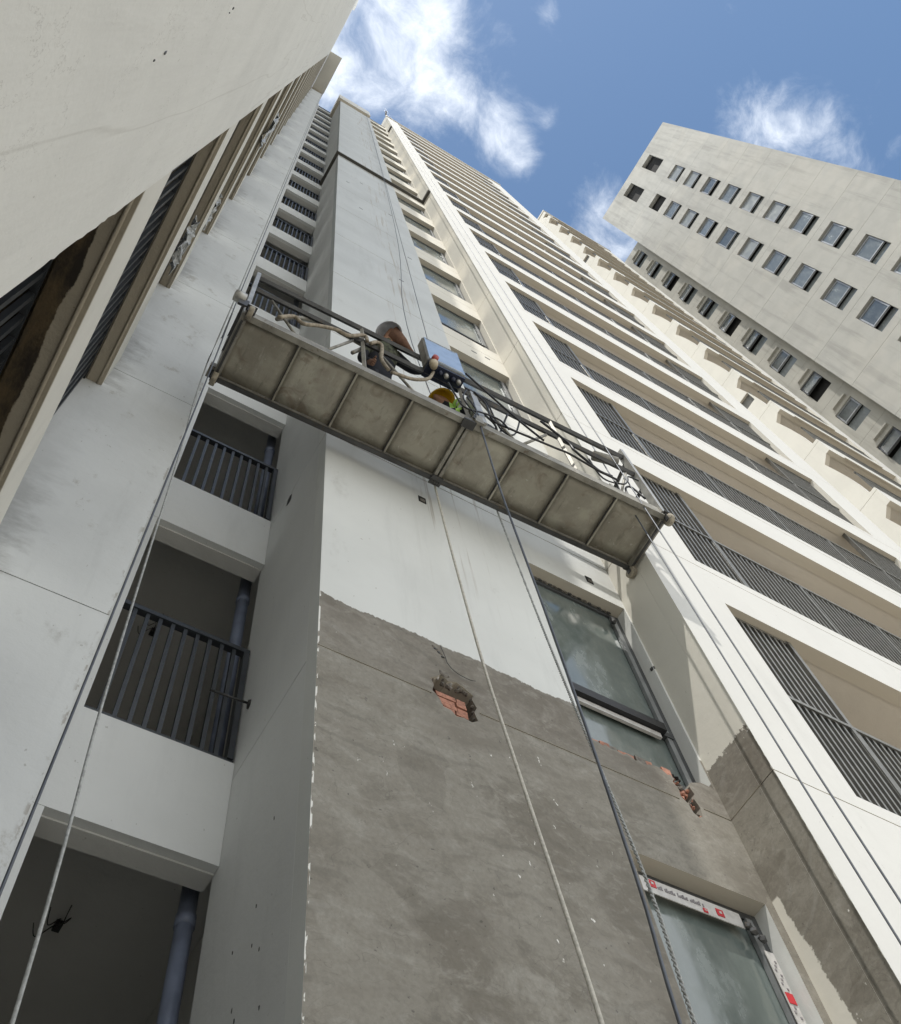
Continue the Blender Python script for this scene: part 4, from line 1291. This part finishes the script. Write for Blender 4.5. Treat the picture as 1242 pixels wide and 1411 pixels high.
# twisted rope: two strands, one thing
pts = [Vector(p) for p in ((2.82, 2.53, 7.1), (2.73, 2.40, 5.3), (2.62, 2.26, 4.05), (2.53, 2.13, 2.85), (2.43, 2.06, 2.1), (2.38, 2.0, 1.4), (2.36, 1.98, -1.4))]
sp_ = spline(pts, 90)
tv, tf = [], []
for ph in (0, math.pi):
    q = []
    acc = 0
    for i, p in enumerate(sp_):
        if i: acc += (sp_[i] - sp_[i - 1]).length
        a = ph + acc / .055 * 2 * math.pi
        q.append(p + Vector((math.cos(a), math.sin(a), 0)) * .0045)
    v, f = tube_geo(q, .0048, 5); s = len(tv)
    tv += v; tf += [tuple(i + s for i in t) for t in f]
o = mesh("rope", tv, tf, M['grey_rope'], None, None, True); tag(o, "grey twisted rope beside the black cable, left of the windows", "rope")
LG = "thin safety lines hanging from the roof down the shaft front"
rope([(2.86, 2.60, ROOF + .2), (2.80, 2.60, 40), (2.62, 2.58, 20), (2.27, 2.5, 12.5), (2.2, 2.3, 8.3)], .005, M['wire'], "left of the two thin safety lines down the upper shaft", "rope", LG)
rope([(2.95, 2.62, ROOF + .2), (2.80, 2.62, 32), (2.69, 2.60, 17), (2.60, 2.55, 11), (2.5, 2.45, 8.3)], .005, M['wire'], "right of the two thin safety lines down the upper shaft, nearer the windows", "rope", LG)


# ================================================================== people on the platform
def person(base, joints, radii, edges, matfn, label, root='pelvis'):
    """continuous skinned figure; joints in world coordinates"""
    names_ = list(joints)
    idx = {n_: i for i, n_ in enumerate(names_)}
    me = bpy.data.meshes.new("person")
    me.from_pydata([tuple(Vector(joints[n_]) - Vector(base)) for n_ in names_], [(idx[a], idx[b]) for a, b in edges], [])
    tmp = bpy.data.objects.new("tmp", me); C.objects.link(tmp)
    sk = tmp.modifiers.new("skin", 'SKIN'); sk.use_smooth_shade = True
    for i, n_ in enumerate(names_):
        r_ = radii[n_]; r_ = r_ if isinstance(r_, tuple) else (r_, r_)
        me.skin_vertices[0].data[i].radius = r_
        me.skin_vertices[0].data[i].use_root = (n_ == root)
    sb_ = tmp.modifiers.new("sub", 'SUBSURF'); sb_.levels = 2; sb_.render_levels = 2
    dg = bpy.context.evaluated_depsgraph_get()
    me2 = bpy.data.meshes.new_from_object(tmp.evaluated_get(dg))
    bpy.data.objects.remove(tmp)
    mats = []
    for p in me2.polygons:
        mt = matfn(Vector(base) + p.center)
        if mt not in mats: mats.append(mt)
    me2.materials.clear()
    for mt in mats: me2.materials.append(mt)
    for p in me2.polygons:
        p.material_index = mats.index(matfn(Vector(base) + p.center)); p.use_smooth = True
    o = bpy.data.objects.new("person", me2); C.objects.link(o); o.location = base
    tag(o, label, "person")
    return o


def hand(J, Rr, E_, w, d, s, tagn):
    """palm and five bent fingers from wrist w towards d (unit); s = side vector"""
    d = Vector(d).normalized(); s = Vector(s).normalized(); up_ = d.cross(s)
    W_ = Vector(J[w])
    pm = tagn + 'palm'; J[pm] = tuple(W_ + d * .055); Rr[pm] = (.034, .016); E_.append((w, pm))
    for i, (off, ln) in enumerate(((-.028, .062), (-.010, .072), (.009, .068), (.026, .054))):
        a = W_ + d * .095 + s * off; b = a + d * ln * .5 - up_ * .008; c_ = b + d * ln * .35 - up_ * .025
        for q, nm in ((a, 'a'), (b, 'b'), (c_, 'c')):
            J[f'{tagn}f{i}{nm}'] = tuple(q); Rr[f'{tagn}f{i}{nm}'] = .0085
        E_ += [(pm, f'{tagn}f{i}a'), (f'{tagn}f{i}a', f'{tagn}f{i}b'), (f'{tagn}f{i}b', f'{tagn}f{i}c')]
    a = W_ + d * .04 - s * .045; b = a + d * .035 - s * .015 - up_ * .01
    J[tagn + 't1'] = tuple(a); J[tagn + 't2'] = tuple(b); Rr[tagn + 't1'] = .011; Rr[tagn + 't2'] = .009
    E_ += [(pm, tagn + 't1'), (tagn + 't1', tagn + 't2')]


FL = PZ + .02
hx, hy = 1.56, 2.10
# worker 1: stands at the rail leaning out over it, right arm stretched to the control box
J = dict(pelvis=(hx - .02, hy + .16, FL + .82), belly=(hx - .01, hy + .13, FL + .96), chest=(hx, hy + .04, FL + 1.16), collar=(hx, hy - .02, FL + 1.30),
         neck=(hx, hy - .06, FL + 1.37), skull=(hx, hy - .11, FL + 1.455), crown=(hx, hy - .13, FL + 1.50),
         nose=(hx - .01, hy - .19, FL + 1.42),
         hipl=(hx - .10, hy + .17, FL + .76), kneel=(hx - .12, hy + .12, FL + .43), ankl=(hx - .13, hy + .18, FL + .09), toel=(hx - .14, hy + .05, FL + .04),
         hipr=(hx + .08, hy + .17, FL + .76), kneer=(hx + .10, hy + .13, FL + .43), ankr=(hx + .11, hy + .2, FL + .09), toer=(hx + .12, hy + .07, FL + .04),
         shl=(hx - .15, hy + .03, FL + 1.24), ell=(hx - .20, hy + .08, FL + .98), wrl=(hx - .14, hy + .02, FL + .80),
         shr=(hx + .15, hy - .0, FL + 1.26), elr=(hx + .30, hy + .0, FL + 1.15), wrr=(hx + .46, hy - .06, FL + 1.22))
Rr = dict(pelvis=(.15, .11), belly=(.14, .10), chest=(.16, .11), collar=(.09, .07), neck=.05, skull=(.064, .072), crown=(.055, .062), nose=.012,
          hipl=.085, kneel=.06, ankl=.045, toel=(.045, .03), hipr=.085, kneer=.06, ankr=.045, toer=(.045, .03),
          shl=.06, ell=.045, wrl=.03, shr=.062, elr=.046, wrr=.03)
E_ = [('pelvis', 'belly'), ('belly', 'chest'), ('chest', 'collar'), ('collar', 'neck'), ('neck', 'skull'), ('skull', 'crown'), ('skull', 'nose'),
      ('pelvis', 'hipl'), ('hipl', 'kneel'), ('kneel', 'ankl'), ('ankl', 'toel'), ('pelvis', 'hipr'), ('hipr', 'kneer'), ('kneer', 'ankr'), ('ankr', 'toer'),
      ('collar', 'shl'), ('shl', 'ell'), ('ell', 'wrl'), ('collar', 'shr'), ('shr', 'elr'), ('elr', 'wrr')]
hand(J, Rr, E_, 'wrl', (.1, -.3, -.9), (0, 1, 0), 'L')
hand(J, Rr, E_, 'wrr', (.8, -.2, -.15), (0, .3, 1), 'R')


def mat1(p):
    if p.z > FL + 1.345 and abs(p.x - hx) < .12: return M['skin']
    if p.x < hx - .06 and FL + .6 < p.z < FL + .80 and p.y < hy + .06: return M['skin']
    if p.x > hx + .44: return M['skin']
    if p.x > hx + .13 and p.z > FL + 1.05: return M['cloth_k']
    if p.z < FL + .14: return M['black']
    if p.z < FL + .80: return M['cloth_t']
    if p.z < FL + 1.08: return M['cloth_k']
    return M['camo']


p1 = person((hx, hy + .1, FL), J, Rr, E_, mat1, "worker in grey helmet and brown neck cloth leaning on the rail beside the control box")


def shell(name, c, r, mat, parent, base, brim=.02, squash=.9, tilt=(0, 0)):
    n, mrows = 20, 8
    v, f = [], []
    for i in range(mrows + 1):
        th = math.pi / 2 * i / mrows
        rad = r * math.cos(th); h = r * squash * math.sin(th)
        for k in range(n):
            q = 2 * math.pi * k / n
            rr_ = rad + (brim if i == 0 else 0)
            x_, y_ = rr_ * math.cos(q), rr_ * 1.12 * math.sin(q)
            v.append((c[0] + x_ + h * tilt[0], c[1] + y_ + h * tilt[1], c[2] + h - y_ * tilt[1]))
    for i in range(mrows):
        for k in range(n):
            k2 = (k + 1) % n
            f.append((i * n + k, i * n + k2, (i + 1) * n + k2, (i + 1) * n + k))
    o = mesh(name, v, f, mat, parent, None, True)
    so = o.modifiers.new("thickness", 'SOLIDIFY'); so.thickness = .006; so.offset = -1
    return o


shell("safety_helmet", (hx - .015, hy - .13, FL + 1.455), .100, M['helmet_grey'], p1, None, tilt=(-.25, -.45))
# neck cloth flaring from under the helmet towards the arm
v, f = [], []
for i, (px_, py_, pz_, rr_) in enumerate(((hx + .015, hy - .13, FL + 1.45, .088), (hx + .075, hy - .13, FL + 1.405, .074), (hx + .135, hy - .13, FL + 1.355, .052), (hx + .195, hy - .12, FL + 1.305, .028), (hx + .24, hy - .12, FL + 1.27, .010))):
    for k in range(14):
        q = 2 * math.pi * k / 14
        v.append((px_ + rr_ * .45 * math.cos(q), py_ + rr_ * math.sin(q), pz_ + rr_ * .9 * math.cos(q)))
for i in range(4):
    for k in range(14):
        k2 = (k + 1) % 14; f.append((i * 14 + k, i * 14 + k2, (i + 1) * 14 + k2, (i + 1) * 14 + k))
mesh("neck_cloth", v, f, M['brown'], p1, None, True)

# worker 2: crouches on the deck right of the control box
cx2, cy2 = 2.20, 2.22
J = dict(pelvis=(cx2 + .14, cy2 + .06, FL + .30), belly=(cx2 + .12, cy2 + .03, FL + .42), chest=(cx2 + .08, cy2 - .01, FL + .58), collar=(cx2 + .03, cy2 - .04, FL + .69),
         neck=(cx2 - .0, cy2 - .05, FL + .75), skull=(cx2 - .04, cy2 - .06, FL + .84), crown=(cx2 - .05, cy2 - .06, FL + .92), nose=(cx2 - .15, cy2 - .10, FL + .82),
         hipl=(cx2 + .12, cy2 - .05, FL + .28), kneel=(cx2 - .14, cy2 - .10, FL + .44), ankl=(cx2 - .02, cy2 - .12, FL + .09), toel=(cx2 - .15, cy2 - .13, FL + .04),
         hipr=(cx2 + .12, cy2 + .14, FL + .28), kneer=(cx2 - .14, cy2 + .14, FL + .44), ankr=(cx2 - .02, cy2 + .16, FL + .09), toer=(cx2 - .15, cy2 + .16, FL + .04),
         shl=(cx2 + .06, cy2 - .20, FL + .66), ell=(cx2 + .06, cy2 - .18, FL + .45), wrl=(cx2 - .10, cy2 - .12, FL + .42),
         shr=(cx2 + .06, cy2 + .13, FL + .66), elr=(cx2 - .06, cy2 + .17, FL + .50), wrr=(cx2 - .22, cy2 + .10, FL + .52))
E_ = [('pelvis', 'belly'), ('belly', 'chest'), ('chest', 'collar'), ('collar', 'neck'), ('neck', 'skull'), ('skull', 'crown'), ('skull', 'nose'),
      ('pelvis', 'hipl'), ('hipl', 'kneel'), ('kneel', 'ankl'), ('ankl', 'toel'), ('pelvis', 'hipr'), ('hipr', 'kneer'), ('kneer', 'ankr'), ('ankr', 'toer'),
      ('collar', 'shl'), ('shl', 'ell'), ('ell', 'wrl'), ('collar', 'shr'), ('shr', 'elr'), ('elr', 'wrr')]
Rr = {k_: v_ for k_, v_ in dict(pelvis=(.14, .11), belly=(.13, .10), chest=(.15, .11), collar=(.09, .07), neck=.05, skull=(.064, .072), crown=(.055, .062), nose=.012,
          hipl=.085, kneel=.06, ankl=.045, toel=(.045, .03), hipr=.085, kneer=.06, ankr=.045, toer=(.045, .03),
          shl=.06, ell=.045, wrl=.03, shr=.062, elr=.046, wrr=.03).items()}
hand(J, Rr, E_, 'wrl', (-.6, .4, -.3), (0, 1, 0), 'L')
hand(J, Rr, E_, 'wrr', (-1, .0, .1), (0, 1, 0), 'R')


def mat2(p):
    if p.z > FL + .755 and abs(p.y - cy2 + .05) < .13: return M['skin']
    if p.x < cx2 - .18 and p.z > FL + .46: return M['skin']
    if p.z < FL + .12: return M['black']
    if p.z < FL + .38: return M['cloth_t']
    if abs((p.z - FL - .50)) < .025 or abs((p.z - FL - .60)) < .02: return M['tape']
    if p.x < cx2 - .02: return M['cloth_k']
    if p.z > FL + .36: return M['hivis'] if abs(p.x - cx2 - .05) > .03 else M['cloth_k']
    return M['cloth_k']


p2 = person((cx2, cy2, FL), J, Rr, E_, mat2, "crouching worker in yellow helmet and striped high-visibility vest below the control box")
shell("safety_helmet", (cx2 - .05, cy2 - .06, FL + .85), .105, M['helmet_yel'], p2, None, tilt=(-.25, 0))
